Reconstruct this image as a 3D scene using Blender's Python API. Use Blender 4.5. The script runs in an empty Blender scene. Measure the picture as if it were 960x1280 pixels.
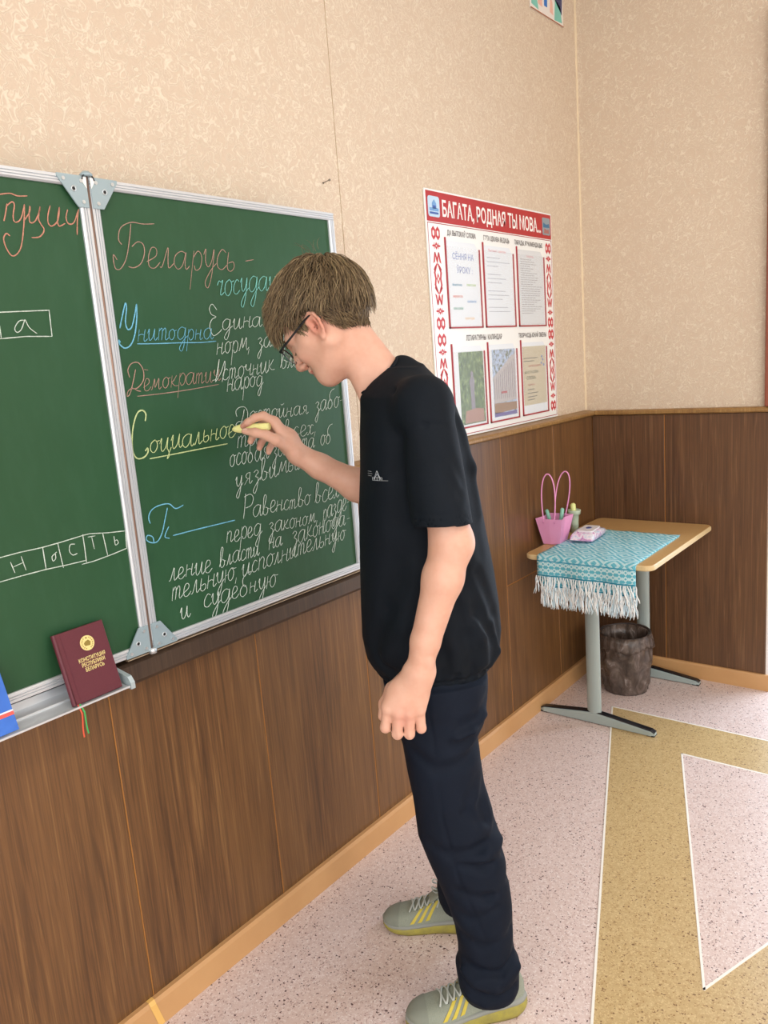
import bpy, math, random
import numpy as np
from mathutils import Vector, Matrix

# ------------------------------------------------------------------ camera, world, lights
scene = bpy.context.scene
COL = scene.collection
cam_data = bpy.data.cameras.new('camera')
cam = bpy.data.objects.new('camera', cam_data)
COL.objects.link(cam)
cam_data.sensor_fit = 'VERTICAL'
cam_data.sensor_height = 36.0
cam_data.lens = 977.376 * 36.0 / 1280.0
cam_data.clip_start = 0.05
_S = Vector((0.61919207, -0.78153179, -0.07621832))
_U = Vector((0.19339246, 0.05770346, 0.97942313))
_F = Vector((0.76105225, 0.62119109, -0.18687188))
cam.matrix_world = Matrix(((_S.x, _U.x, -_F.x, -3.50069636), (_S.y, _U.y, -_F.y, -1.54475729),
                           (_S.z, _U.z, -_F.z, 1.52832941), (0, 0, 0, 1)))
scene.camera = cam

world = bpy.data.worlds.new('daylight_sky')
scene.world = world
world.use_nodes = True
_bg = world.node_tree.nodes['Background']
_bg.inputs[0].default_value = (0.74, 0.86, 1.0, 1)
_bg.inputs[1].default_value = 2.2

vs = scene.view_settings
vs.view_transform = 'Standard'
vs.look = 'None'
vs.gamma = 1.0
vs.use_curve_mapping = False
vs.exposure = -0.63


def area_light(name, loc, aim, sx, sy, power, color):
    d = bpy.data.lights.new(name, 'AREA')
    d.shape = 'RECTANGLE'
    d.size = sx
    d.size_y = sy
    d.energy = power
    d.color = color
    o = bpy.data.objects.new(name, d)
    o.location = loc
    o.rotation_euler = (Vector(aim) - Vector(loc)).to_track_quat('-Z', 'Y').to_euler()
    COL.objects.link(o)
    return o


# daylight entering through the three windows of the left wall, and through the back windows
for _i, _y in enumerate((-1.35, -3.35, -5.35)):
    area_light('window_daylight', (-6.42, _y, 1.95), (-3.0, _y - 0.0, 1.2), 1.45, 1.7, 56, (0.95, 0.98, 1.0))
for _i, _x in enumerate((-4.6, -1.9)):
    area_light('back_window_daylight', (_x, -7.42, 1.9), (_x, -3.0, 1.3), 1.6, 1.7, 78, (0.96, 0.98, 1.0))
area_light('doorway_daylight', (0.9, -1.3, 1.25), (-1.2, -1.05, 0.4), 0.9, 1.9, 75, (0.70, 0.83, 1.0))
for _i, (_x, _y) in enumerate(((-4.6, -2.2), (-1.9, -2.2), (-4.6, -5.0), (-1.9, -5.0))):  # unseen fill lights under the ceiling, added without any lamp fixtures
    area_light('ceiling_fill_light', (_x, _y, 3.14), (_x, _y, 0), 1.2, 0.3, 30, (1.0, 0.98, 0.95))


# ------------------------------------------------------------------ materials
def lin(c):
    if isinstance(c, str):
        c = [int(c[i:i + 2], 16) / 255 for i in (0, 2, 4)]
    return tuple(((x / 12.92) if x <= 0.04045 else ((x + 0.055) / 1.055) ** 2.4) for x in c)


def mat(name, color=None, rough=0.6, metal=0.0, **kw):
    m = bpy.data.materials.new(name)
    m.use_nodes = True
    b = m.node_tree.nodes['Principled BSDF']
    if color is not None:
        b.inputs['Base Color'].default_value = (*lin(color), 1)
    b.inputs['Roughness'].default_value = rough
    b.inputs['Metallic'].default_value = metal
    for k, v in kw.items():
        b.inputs[k.replace('_', ' ')].default_value = v
    return m


def N(m, kind, **props):
    n = m.node_tree.nodes.new(kind)
    for k, v in props.items():
        setattr(n, k, v)
    return n


def LK(m, a, b):
    m.node_tree.links.new(a, b)


def bsdf(m):
    return m.node_tree.nodes['Principled BSDF']


def coords(m, scale=(1, 1, 1), rot=(0, 0, 0)):
    g = N(m, 'ShaderNodeNewGeometry')
    mp = N(m, 'ShaderNodeMapping')
    mp.inputs['Scale'].default_value = scale
    mp.inputs['Rotation'].default_value = rot
    LK(m, g.outputs['Position'], mp.inputs['Vector'])
    return mp.outputs['Vector']


def noise(m, vec, scale, detail=2.0, rough=0.5, dist=0.0):
    n = N(m, 'ShaderNodeTexNoise')
    n.inputs['Scale'].default_value = scale
    n.inputs['Detail'].default_value = detail
    n.inputs['Roughness'].default_value = rough
    n.inputs['Distortion'].default_value = dist
    LK(m, vec, n.inputs['Vector'])
    return n


def ramp(m, fac, stops, interp='LINEAR'):
    r = N(m, 'ShaderNodeValToRGB')
    r.color_ramp.interpolation = interp
    el = r.color_ramp.elements
    while len(el) < len(stops):
        el.new(0.5)
    for e, (p, c) in zip(el, stops):
        e.position = p
        e.color = (*lin(c), 1) if isinstance(c, (str, tuple)) else (c, c, c, 1)
    LK(m, fac, r.inputs['Fac'])
    return r.outputs['Color']


def mix(m, fac, a, b, kind='MIX'):
    n = N(m, 'ShaderNodeMix', data_type='RGBA', blend_type=kind)
    for s, v in ((n.inputs[0], fac), (n.inputs[6], a), (n.inputs[7], b)):
        if isinstance(v, str):
            s.default_value = (*lin(v), 1)
        elif isinstance(v, (int, float)):
            s.default_value = v if s == n.inputs[0] else (v, v, v, 1)
        else:
            LK(m, v, s)
    return n.outputs[2]


def bump(m, h, strength=0.3, dist=0.001):
    b = N(m, 'ShaderNodeBump')
    b.inputs['Strength'].default_value = strength
    b.inputs['Distance'].default_value = dist
    LK(m, h, b.inputs['Height'])
    LK(m, b.outputs['Normal'], bsdf(m).inputs['Normal'])


def M_wallpaper():
    m = mat('embossed_vinyl_wallpaper', rough=0.62)
    v = coords(m)
    n = noise(m, v, 33, 0.3, 0.4, 1.7)
    worm = ramp(m, n.outputs['Fac'], [(0.0, 0.0), (0.40, 0.0), (0.445, 1.0), (0.475, 1.0), (0.52, 0.0),
                                      (0.56, 0.0), (0.60, 0.8), (0.64, 0.0)])
    big = noise(m, v, 1.3, 3, 0.5)
    base = mix(m, big.outputs['Fac'], 'D5C1A8', 'D3BDA6')
    fine = noise(m, v, 260, 2, 0.6)
    c = mix(m, worm, base, 'E3D5BE')
    c2 = mix(m, ramp(m, fine.outputs['Fac'], [(0.35, 0.0), (0.7, 0.35)]), c, 'C5B097')
    LK(m, c2, bsdf(m).inputs['Base Color'])
    h = N(m, 'ShaderNodeMath', operation='MULTIPLY_ADD')
    LK(m, fine.outputs['Fac'], h.inputs[0])
    h.inputs[1].default_value = 0.25
    LK(m, worm, h.inputs[2])
    bump(m, h.outputs[0], 0.5, 0.0014)
    return m


def M_laminate(name, c0, c1, c2, rough=0.38):
    m = mat(name, rough=rough)
    oi = N(m, 'ShaderNodeObjectInfo')
    off = N(m, 'ShaderNodeVectorMath', operation='SCALE')
    cx = N(m, 'ShaderNodeCombineXYZ')
    for k in range(3):
        LK(m, oi.outputs['Random'], cx.inputs[k])
    LK(m, cx.outputs[0], off.inputs[0])
    off.inputs['Scale'].default_value = 9.0
    g = N(m, 'ShaderNodeNewGeometry')
    ad = N(m, 'ShaderNodeVectorMath', operation='ADD')
    LK(m, g.outputs['Position'], ad.inputs[0])
    LK(m, off.outputs[0], ad.inputs[1])

    def mapped(sc):
        mp = N(m, 'ShaderNodeMapping')
        mp.inputs['Scale'].default_value = sc
        LK(m, ad.outputs[0], mp.inputs['Vector'])
        return mp.outputs['Vector']
    a = noise(m, mapped((1, 1, 0.035)), 62, 4, 0.6, 0.9)
    b = noise(m, mapped((1, 1, 0.015)), 260, 3, 0.6, 0.2)
    c = noise(m, mapped((1, 1, 0.12)), 7, 2, 0.5, 0.8)
    col = ramp(m, a.outputs['Fac'], [(0.34, c0), (0.46, c1), (0.54, c1), (0.64, c2)])
    col = mix(m, ramp(m, b.outputs['Fac'], [(0.40, 0.65), (0.56, 0.0)]), col, c0)
    col = mix(m, ramp(m, c.outputs['Fac'], [(0.35, 0.30), (0.65, 0.0)]), col, c2)
    LK(m, col, bsdf(m).inputs['Base Color'])
    bump(m, b.outputs['Fac'], 0.12, 0.0006)
    return m


def M_lino(name, base0, base1, specks, light, cell=170, dens=0.80):
    m = mat(name, rough=0.33)
    v = coords(m)
    n = noise(m, v, 55, 3, 0.7)
    col = mix(m, ramp(m, n.outputs['Fac'], [(0.35, 0.0), (0.65, 1.0)]), base0, base1)

    def spk(scale, thr, size, c, col):
        vo = N(m, 'ShaderNodeTexVoronoi')
        vo.inputs['Scale'].default_value = scale
        wv = noise(m, v, scale * 1.3, 1, 0.5)
        mm = N(m, 'ShaderNodeVectorMath', operation='MULTIPLY_ADD')
        LK(m, wv.outputs['Color'], mm.inputs[0])
        mm.inputs[1].default_value = (0.010, 0.010, 0)
        LK(m, v, mm.inputs[2])
        LK(m, mm.outputs[0], vo.inputs['Vector'])
        sep = N(m, 'ShaderNodeSeparateColor')
        LK(m, vo.outputs['Color'], sep.inputs[0])
        k = N(m, 'ShaderNodeMath', operation='GREATER_THAN')
        LK(m, sep.outputs[0], k.inputs[0])
        k.inputs[1].default_value = thr
        d = N(m, 'ShaderNodeMath', operation='LESS_THAN')
        LK(m, vo.outputs['Distance'], d.inputs[0])
        d.inputs[1].default_value = size
        a = N(m, 'ShaderNodeMath', operation='MULTIPLY')
        LK(m, k.outputs[0], a.inputs[0])
        LK(m, d.outputs[0], a.inputs[1])
        return mix(m, a.outputs[0], col, c)
    col = spk(240, 0.55, 0.42, light, col)
    col = spk(230, 0.66, 0.34, specks[1], col)
    col = spk(130, 0.80, 0.30, specks[0], col)
    LK(m, col, bsdf(m).inputs['Base Color'])
    bump(m, n.outputs['Fac'], 0.05, 0.0006)
    return m


def M_board():
    m = mat('green_chalkboard_steel', rough=0.45)
    v = coords(m)
    n = noise(m, v, 3.0, 4, 0.6, 0.4)
    f = noise(m, coords(m, (1, 1, 0.3)), 40, 3, 0.6)
    bsdf(m).inputs['Specular IOR Level'].default_value = 0.28
    c = mix(m, n.outputs['Fac'], '264A2D', '2C5336')
    c = mix(m, ramp(m, f.outputs['Fac'], [(0.45, 0.0), (0.8, 0.22)]), c, '3F6249')
    LK(m, c, bsdf(m).inputs['Base Color'])
    return m


def M_chalk(name, c):
    m = mat(name, c, rough=0.95)
    v = coords(m)
    n = noise(m, v, 900, 2, 0.7)
    col = mix(m, ramp(m, n.outputs['Fac'], [(0.38, 0.6), (0.58, 0.0)]), c, '2F5838')
    LK(m, col, bsdf(m).inputs['Base Color'])
    return m


def M_noisy(name, c0, c1, scale=30, rough=0.7, bumps=0.0, bd=0.001, metal=0.0, vec=(1, 1, 1)):
    m = mat(name, rough=rough, metal=metal)
    n = noise(m, coords(m, vec), scale, 4, 0.6)
    LK(m, mix(m, n.outputs['Fac'], c0, c1), bsdf(m).inputs['Base Color'])
    if bumps:
        bump(m, n.outputs['Fac'], bumps, bd)
    return m


MAT = dict(
    paper_wall=M_wallpaper(),
    plaster=M_noisy('white_plaster', 'E9E4DA', 'F1EDE5', 12, 0.8),
    lam=M_laminate('dark_walnut_laminate', '50351E', '6D4A2A', '835D36'),
    lam_right=M_laminate('dark_walnut_laminate_cool', '48301F', '61422A', '765539'),
    joint=mat('orange_joint_edge', 'A06A30', 0.6),
    rail=M_laminate('rail_wood', '7D5A34', '94703F', 'AB8550', 0.4),
    dark_rail=M_laminate('dark_brown_batten', '34241A', '443224', '544230', 0.45),
    skirting=M_noisy('orange_pine_skirting', 'BE8E5C', 'CB9D6A', 9, 0.42, vec=(1, 1, 1)),
    tape=mat('yellow_tape', 'E4B565', 0.4),
    lino_pink=M_lino('pink_speckled_linoleum', 'D3BBB2', 'DCC8C0', ('5A3E3C', '9E7C74'), 'E9DCD6'),
    lino_camel=M_lino('camel_speckled_linoleum', 'B99C6C', 'C6AC7C', ('7A5A38', '94713F'), 'D3BB8A'),
    weld=mat('white_weld', 'F0ECE2', 0.5),
    board=M_board(),
    alu=M_noisy('brushed_aluminium', 'CDD1D4', 'D8DBDE', 3, 0.36, metal=0.45),
    alu_groove=mat('groove_shadow_brown', '7A5A4E', 0.6),
    bracket=mat('blue_grey_bracket', '9FB2B8', 0.35, 0.3),
    rivet=mat('rivet', 'D0D6D8', 0.3, 0.7),
    black=mat('black_plastic', '17181C', 0.35),
    nail=mat('dull_steel', '8B8478', 0.4, 0.8),
    chalk_white=M_chalk('white_chalk_marks', 'E2ECE0'),
    chalk_pink=M_chalk('pink_chalk_marks', 'BF9486'),
    chalk_red=M_chalk('red_chalk_marks', 'D8917C'),
    chalk_blue=M_chalk('blue_chalk_marks', '7CC4E4'),
    chalk_teal=M_chalk('teal_chalk_marks', '8CD6CC'),
    chalk_yellow=M_chalk('yellow_chalk_marks', 'D9E5A4'),
)


# ------------------------------------------------------------------ mesh helpers
class MB:
    """collects geometry, links it as ONE mesh object"""

    def __init__(self, xf=None):
        self.v = []
        self.f = []
        self.xf = xf

    def add(self, verts, faces):
        n = len(self.v)
        if self.xf is not None:
            verts = [tuple(self.xf @ Vector(p)) for p in verts]
        self.v.extend([tuple(p) for p in verts])
        self.f.extend([tuple(i + n for i in f) for f in faces])
        return self

    def box(self, lo, hi, c=0.0):
        (x0, y0, z0), (x1, y1, z1) = lo, hi
        if c <= 0:
            return self.add([(x0, y0, z0), (x1, y0, z0), (x1, y1, z0), (x0, y1, z0), (x0, y0, z1), (x1, y0, z1),
                             (x1, y1, z1), (x0, y1, z1)],
                            [(0, 3, 2, 1), (4, 5, 6, 7), (0, 1, 5, 4), (1, 2, 6, 5), (2, 3, 7, 6), (3, 0, 4, 7)])
        # chamfered box
        V = []
        idx = {}
        for sx in (0, 1):
            for sy in (0, 1):
                for sz in (0, 1):
                    X = (x0, x1)[sx]
                    Y = (y0, y1)[sy]
                    Z = (z0, z1)[sz]
                    dx, dy, dz = (c, -c)[sx], (c, -c)[sy], (c, -c)[sz]
                    for ax, p in (('x', (X, Y + dy, Z + dz)), ('y', (X + dx, Y, Z + dz)), ('z', (X + dx, Y + dy, Z))):
                        idx[(sx, sy, sz, ax)] = len(V)
                        V.append(p)
        F = []
        g = lambda a, b, cc, ax: idx[(a, b, cc, ax)]
        F += [(g(0, 0, 0, 'x'), g(0, 0, 1, 'x'), g(0, 1, 1, 'x'), g(0, 1, 0, 'x')),
              (g(1, 0, 0, 'x'), g(1, 1, 0, 'x'), g(1, 1, 1, 'x'), g(1, 0, 1, 'x')),
              (g(0, 0, 0, 'y'), g(1, 0, 0, 'y'), g(1, 0, 1, 'y'), g(0, 0, 1, 'y')),
              (g(0, 1, 0, 'y'), g(0, 1, 1, 'y'), g(1, 1, 1, 'y'), g(1, 1, 0, 'y')),
              (g(0, 0, 0, 'z'), g(0, 1, 0, 'z'), g(1, 1, 0, 'z'), g(1, 0, 0, 'z')),
              (g(0, 0, 1, 'z'), g(1, 0, 1, 'z'), g(1, 1, 1, 'z'), g(0, 1, 1, 'z'))]
        for s in (0, 1):
            for t in (0, 1):
                F.append((g(0, s, t, 'y'), g(1, s, t, 'y'), g(1, s, t, 'z'), g(0, s, t, 'z')))
                F.append((g(s, 0, t, 'x'), g(s, 1, t, 'x'), g(s, 1, t, 'z'), g(s, 0, t, 'z')))
                F.append((g(s, t, 0, 'x'), g(s, t, 1, 'x'), g(s, t, 1, 'y'), g(s, t, 0, 'y')))
        for a in (0, 1):
            for b in (0, 1):
                for d in (0, 1):
                    F.append((g(a, b, d, 'x'), g(a, b, d, 'y'), g(a, b, d, 'z')))
        return self.add(V, F)

    def prism(self, pts, axis, lo, hi):
        """extrude the 2-D outline pts along axis ('x','y','z') from lo to hi"""
        def P(p, t):
            return {'x': (t, p[0], p[1]), 'y': (p[0], t, p[1]), 'z': (p[0], p[1], t)}[axis]
        n = len(pts)
        return self.add([P(p, lo) for p in pts] + [P(p, hi) for p in pts],
                        [tuple(range(n))[::-1], tuple(range(n, 2 * n))] +
                        [(i, (i + 1) % n, n + (i + 1) % n, n + i) for i in range(n)])

    def tube(self, pts, r, n=8, closed=False, cap=True, flat=None):
        pts = [Vector(p) for p in pts]
        m = len(pts)
        rr = r if isinstance(r, (list, tuple)) else [r] * m
        prev = None
        V = []
        for i, p in enumerate(pts):
            if closed:
                t = pts[(i + 1) % m] - pts[i - 1]
            else:
                t = pts[min(i + 1, m - 1)] - pts[max(i - 1, 0)]
            t.normalize()
            if prev is None:
                a = Vector((0, 0, 1)) if abs(t.z) < 0.9 else Vector((1, 0, 0))
                u = t.cross(a).normalized()
            else:
                u = (prev - t * prev.dot(t)).normalized()
            prev = u
            w = t.cross(u)
            for k in range(n):
                A = 2 * math.pi * k / n
                V.append(p + u * (math.cos(A) * rr[i]) + w * (math.sin(A) * rr[i] * (flat or 1)))
        F = []
        for i in range(m if closed else m - 1):
            j = (i + 1) % m
            for k in range(n):
                k2 = (k + 1) % n
                F.append((i * n + k, i * n + k2, j * n + k2, j * n + k))
        if cap and not closed:
            F.append(tuple(range(n))[::-1])
            F.append(tuple((m - 1) * n + k for k in range(n)))
        return self.add(V, F)

    def rings(self, rings, cap=True, closed=True):
        """rings: list of equally long point loops"""
        n = len(rings[0])
        V = [p for r in rings for p in r]
        F = []
        for i in range(len(rings) - 1):
            for k in range(n if closed else n - 1):
                k2 = (k + 1) % n
                F.append((i * n + k, i * n + k2, (i + 1) * n + k2, (i + 1) * n + k))
        if cap:
            F.append(tuple(range(n))[::-1])
            F.append(tuple((len(rings) - 1) * n + k for k in range(n)))
        return self.add(V, F)

    def grid(self, P):
        a, b = len(P), len(P[0])
        return self.add([p for r in P for p in r],
                        [(i * b + j, (i + 1) * b + j, (i + 1) * b + j + 1, i * b + j + 1)
                         for i in range(a - 1) for j in range(b - 1)])

    def build(self, name, material, parent=None, smooth=False, label=None, kind=None, world_pos=None):
        me = bpy.data.meshes.new(name)
        off = Vector((0, 0, 0))
        q = parent
        while q is not None:
            off += Vector(q.location)
            q = q.parent
        if world_pos is not None:
            loc = Vector(world_pos) - off
        elif parent is None:
            a = np.array(self.v)
            loc = Vector(((a[:, 0].min() + a[:, 0].max()) / 2, (a[:, 1].min() + a[:, 1].max()) / 2, a[:, 2].min()))
        else:
            loc = Vector((0, 0, 0))
        org = off + loc
        me.from_pydata([tuple(Vector(p) - org) for p in self.v], [], self.f)
        me.materials.append(material)
        if smooth:
            me.shade_smooth()
        o = bpy.data.objects.new(name, me)
        COL.objects.link(o)
        if parent is not None:
            o.parent = parent
        o.location = loc
        if label:
            o['label'] = label
        if kind:
            o['kind'] = kind
        me.validate()
        return o


def fix_normals(o):
    import bmesh
    bm = bmesh.new()
    bm.from_mesh(o.data)
    bmesh.ops.recalc_face_normals(bm, faces=bm.faces)
    bm.to_mesh(o.data)
    bm.free()
    return o


def thing(name, label, cat, loc=(0, 0, 0), group=None):
    o = bpy.data.objects.new(name, None)
    o.empty_display_size = 0.05
    o.location = loc
    COL.objects.link(o)
    o['label'] = label
    o['category'] = cat
    if group:
        o['group'] = group
    return o


def tag(o, label, cat, group=None):
    o['label'] = label
    o['category'] = cat
    if group:
        o['group'] = group
    return o


def struct(name, mb, m, smooth=False):
    return mb.build(name, m, None, smooth, kind='structure')


def text_mesh(body, size, material, parent, name, origin, ux, uz, depth=0.0006, width=None, bold=0.0, align='LEFT'):
    """lettering laid out from origin along ux with up direction uz (world vectors); width squeezes it to fit"""
    cu = bpy.data.curves.new(name, 'FONT')
    cu.body = body
    cu.size = 1.0
    cu.align_x = 'LEFT'
    cu.offset = bold
    cu.resolution_u = 2
    cu.space_line = 1.0
    o = bpy.data.objects.new(name, cu)
    COL.objects.link(o)
    bpy.context.view_layer.update()
    me = bpy.data.meshes.new_from_object(o.evaluated_get(bpy.context.evaluated_depsgraph_get()))
    bpy.data.objects.remove(o)
    co = np.array([tuple(v.co) for v in me.vertices])
    fs = [tuple(p.vertices) for p in me.polygons]
    bpy.data.meshes.remove(me)
    if len(co) == 0:
        return None
    x0, x1 = co[:, 0].min(), co[:, 0].max()
    sx = size if width is None else width / (x1 - x0)
    ux, uz, o3 = Vector(ux).normalized(), Vector(uz).normalized(), Vector(origin)
    nrm = ux.cross(uz)
    mb = MB()
    off = 0.0
    if align == 'CENTER':
        off = -(x1 - x0) * sx / 2
    mb.add([o3 + ux * ((c[0] - x0) * sx + off) + uz * (c[1] * size) + nrm * depth for c in co], fs)
    return mb.build(name, material, parent)

# ------------------------------------------------------------------ the room shell
RX, LX, BY, CZ = 0.0, -6.5, -7.5, 3.25      # right wall x, left wall x, back wall y, ceiling z
WY = 0.037                                   # wallpaper plane of the board wall (behind the wainscot face)
RAIL = 1.235

w = MB().box((LX, WY, 0), (RX + 0.15, WY + 0.12, CZ))
wall_front = struct('wall_front', w, MAT['paper_wall'])
w = MB()
w.box((0.004, -0.745, 0), (0.15, WY, CZ)).box((0.004, -1.70, 2.66), (0.15, -0.745, CZ)).box((0.004, BY, 0), (0.15, -1.70, CZ))
wall_right = struct('wall_right', w, MAT['paper_wall'])
w = MB()
y = 0.0
zs = (0.9, 2.85)
w.box((LX - 0.15, BY, 0), (LX, WY, zs[0])).box((LX - 0.15, BY, zs[1]), (LX, WY, CZ))
edges = [WY, -0.55, -2.15, -2.55, -4.15, -4.55, -6.15, BY]
for k in range(0, 8, 2):
    w.box((LX - 0.15, edges[k + 1], zs[0]), (LX, edges[k], zs[1]))
wall_left = struct('wall_left', w, MAT['plaster'])
w = MB()
w.box((LX, BY - 0.15, 0), (RX + 0.15, BY, 0.9)).box((LX, BY - 0.15, 2.85), (RX + 0.15, BY, CZ))
for a, b in ((LX, -5.5), (-3.7, -2.8), (-1.0, RX + 0.15)):
    w.box((a, BY - 0.15, 0.9), (b, BY, 2.85))
wall_back = struct('wall_back', w, MAT['plaster'])
struct('ceiling', MB().box((LX, BY, CZ), (RX + 0.15, WY + 0.12, CZ + 0.1)), MAT['plaster'])

pvc = mat('white_pvc_frame', 'EFEFEC', 0.4)
glass = mat('window_glass', 'FFFFFF', 0.0, Transmission_Weight=1.0, IOR=1.02)
n = 0
for (y0, y1) in ((-2.15, -0.55), (-4.15, -2.55), (-6.15, -4.55)):
    n += 1
    f = MB()
    x0, x1 = LX - 0.12, LX - 0.05
    f.box((x0, y0, 0.9), (x1, y0 + 0.06, 2.85)).box((x0, y1 - 0.06, 0.9), (x1, y1, 2.85))
    f.box((x0, y0, 0.9), (x1, y1, 0.96)).box((x0, y0, 2.79), (x1, y1, 2.85)).box((x0, (y0 + y1) / 2 - 0.04, 0.9), (x1, (y0 + y1) / 2 + 0.04, 2.85))
    struct('window_%d' % n, f, pvc)
for (xa, xb) in ((-5.5, -3.7), (-2.8, -1.0)):
    n += 1
    f = MB()
    y0, y1 = BY - 0.12, BY - 0.05
    f.box((xa, y0, 0.9), (xa + 0.06, y1, 2.85)).box((xb - 0.06, y0, 0.9), (xb, y1, 2.85))
    f.box((xa, y0, 0.9), (xb, y1, 0.96)).box((xa, y0, 2.79), (xb, y1, 2.85)).box(((xa + xb) / 2 - 0.04, y0, 0.9), ((xa + xb) / 2 + 0.04, y1, 2.85))
    struct('window_%d' % n, f, pvc)

# doorway in the right wall: brown casing and white jambs
door_wood = mat('red_brown_door_casing', '8C4A35', 0.45)
d = MB()
d.box((-0.03, -0.805, 1.236), (0.004, -0.7510, 2.72), 0.003).box((-0.03, -1.70, 2.66), (0.004, -0.805, 2.72), 0.003)
d.box((-0.03, -1.755, 0), (0.004, -1.70, 2.72), 0.003)
struct('door_1', d, door_wood)
d = MB().box((0.004, -0.775, 0), (0.15, -0.7455, 2.66))
struct('trim_3', d, pvc)

# ------------------------------------------------------------------ floor: pink linoleum with nested camel triangle inlay
floor = struct('floor', MB().box((LX, BY, -0.08), (RX + 0.6, WY + 0.12, 0.0)), MAT['lino_pink'])
AX = -1.047
o_a, o_b, o_c = (-0.487, -0.268), (-2.53, AX), (-0.487, 2 * AX + 0.268)
i_a, i_b, i_c = (-0.742, -0.645), (-1.823, AX), (-0.742, 2 * AX + 0.645)
z0, z1 = -0.001, 0.0012
mb = MB()
T = [(*p, z1) for p in (o_a, o_b, o_c, i_a, i_b, i_c)] + [(*p, z0) for p in (o_a, o_b, o_c, i_a, i_b, i_c)]
mb.add(T, [(0, 1, 4, 3), (1, 2, 5, 4), (2, 0, 3, 5), (0, 6, 7, 1), (1, 7, 8, 2), (2, 8, 6, 0), (3, 4, 10, 9), (4, 5, 11, 10), (5, 3, 9, 11)])
fix_normals(mb.build('linoleum_inlay', MAT['lino_camel'], floor, label='camel coloured triangular linoleum band'))
mb = MB().prism([i_a, i_b, i_c], 'z', z0, z1)
fix_normals(mb.build('linoleum_inlay', MAT['lino_pink'], floor, label='pink linoleum triangle inside the camel band'))


def strip(p, q, wd, z):
    p, q = Vector((*p, 0)), Vector((*q, 0))
    t = (q - p).normalized()
    s = Vector((-t.y, t.x, 0)) * wd / 2
    p, q = p - t * wd / 2, q + t * wd / 2
    return [(v.x, v.y) for v in (p - s, q - s, q + s, p + s)]


for tri in ((o_a, o_b, o_c), (i_a, i_b, i_c)):
    for k in range(3):
        pts = strip(tri[k], tri[(k + 1) % 3], 0.0062, 0)
        MB().prism(pts, 'z', 0.0, 0.0023).build('weld_seam', MAT['weld'], floor)

# ------------------------------------------------------------------ wainscot panels (each laminate panel an object)
ws_f = struct('trim_1', MB().box((LX, 0.008, 0.0), (0.004, WY, RAIL - 0.03)), MAT['joint'])
ws_r = struct('trim_2', MB().box((0.0, -0.765, 0.0), (0.0041, 0.006, RAIL - 0.03)), MAT['joint'])
seams = [-6.15, -5.71, -5.27, -4.83, -4.39, -3.95, -3.51, -3.07, -2.63, -2.1905, -1.75, -1.31, -0.865, -0.42, 0.0]
J = 0.0021
for k in range(len(seams) - 1):
    a, b = seams[k] + J, seams[k + 1] - J
    if k == len(seams) - 2:
        b = -0.012
    if a > -0.88:
        MB().box((a, 0.0, 0.612 + J), (b, 0.010, RAIL - 0.025), 0.0015).build('wainscot_panel', MAT['lam'], ws_f)
        MB().box((a, 0.0, 0.0), (b, 0.010, 0.612 - J), 0.0015).build('wainscot_panel', MAT['lam'], ws_f)
    else:
        MB().box((a, 0.0, 0.0), (b, 0.010, RAIL - 0.025), 0.0015).build('wainscot_panel', MAT['lam'], ws_f)
for k in range(7, len(seams) - 1):
    MB().box((seams[k] - 0.0016, 0.0010, 0.002), (seams[k] + 0.0016, 0.0085, RAIL - 0.026)).build('joint_edge', MAT['joint'], ws_f)
MB().box((-0.863, 0.0010, 0.6105), (-0.015, 0.0085, 0.6135)).build('joint_edge', MAT['joint'], ws_f)
MB().box((-0.0115, -0.3396, 0.002), (0.0, -0.3364, RAIL - 0.026)).build('joint_edge', MAT['joint'], ws_r)
for a, b in ((-0.765, -0.338 - J), (-0.338 + J, -0.001)):
    MB().box((-0.012, a, 0.0), (0.002, b, RAIL - 0.025), 0.0015).build('wainscot_panel', MAT['lam_right'], ws_r)

# chair rail moulding on both walls
prof = [(0.037, 1.212), (-0.012, 1.212), (-0.018, 1.217), (-0.018, 1.226), (-0.010, 1.232), (0.037, 1.237)]
mb = MB().prism(prof, 'x', LX, 0.002)
fix_normals(struct('trim_4', mb, MAT['rail']))
prof = [(0.012, 1.212), (-0.020, 1.212), (-0.027, 1.217), (-0.027, 1.227), (-0.019, 1.233), (0.012, 1.235)]
mb = MB().prism([(p[0], p[1]) for p in prof], 'y', -0.80, -0.0185)
fix_normals(struct('trim_5', mb, MAT['rail']))

# skirting boards
prof = [(0.0, 0.0), (-0.022, 0.0), (-0.022, 0.004), (-0.017, 0.060), (-0.012, 0.070), (0.0, 0.070)]
bf = fix_normals(struct('baseboard_front', MB().prism(prof, 'x', LX, -0.012), MAT['skirting']))
prof = [(-0.012, 0.0), (-0.030, 0.0), (-0.030, 0.004), (-0.026, 0.060), (-0.022, 0.070), (-0.012, 0.070)]
fix_normals(struct('baseboard_right', MB().prism(prof, 'y', -0.785, -0.022), MAT['skirting']))
mb = MB()
for (x0, sl) in ((-2.640, 0.014),):
    w_ = 0.016
    mb.add([(x0, -0.0226, 0.002), (x0 + w_, -0.0226, 0.002), (x0 - sl + w_, -0.0178, 0.062), (x0 - sl, -0.0178, 0.062),
            (x0 - sl, -0.0118, 0.0712), (x0 - sl + w_, -0.0118, 0.0712), (x0 - sl, -0.001, 0.0714), (x0 - sl + w_, -0.001, 0.0714)],
           [(0, 1, 2, 3), (3, 2, 5, 4), (4, 5, 7, 6)])
mb.build('tape_strip', MAT['tape'], bf, label='yellow strip of tape over the skirting joint')

# wallpaper sheet seam (thin lifted edge)
MB().box((-1.6530, WY - 0.0010, RAIL), (-1.6518, WY + 0.001, CZ)).build('wallpaper_seam', mat('seam_shade', 'AD9674', 0.8), wall_front)
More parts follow.
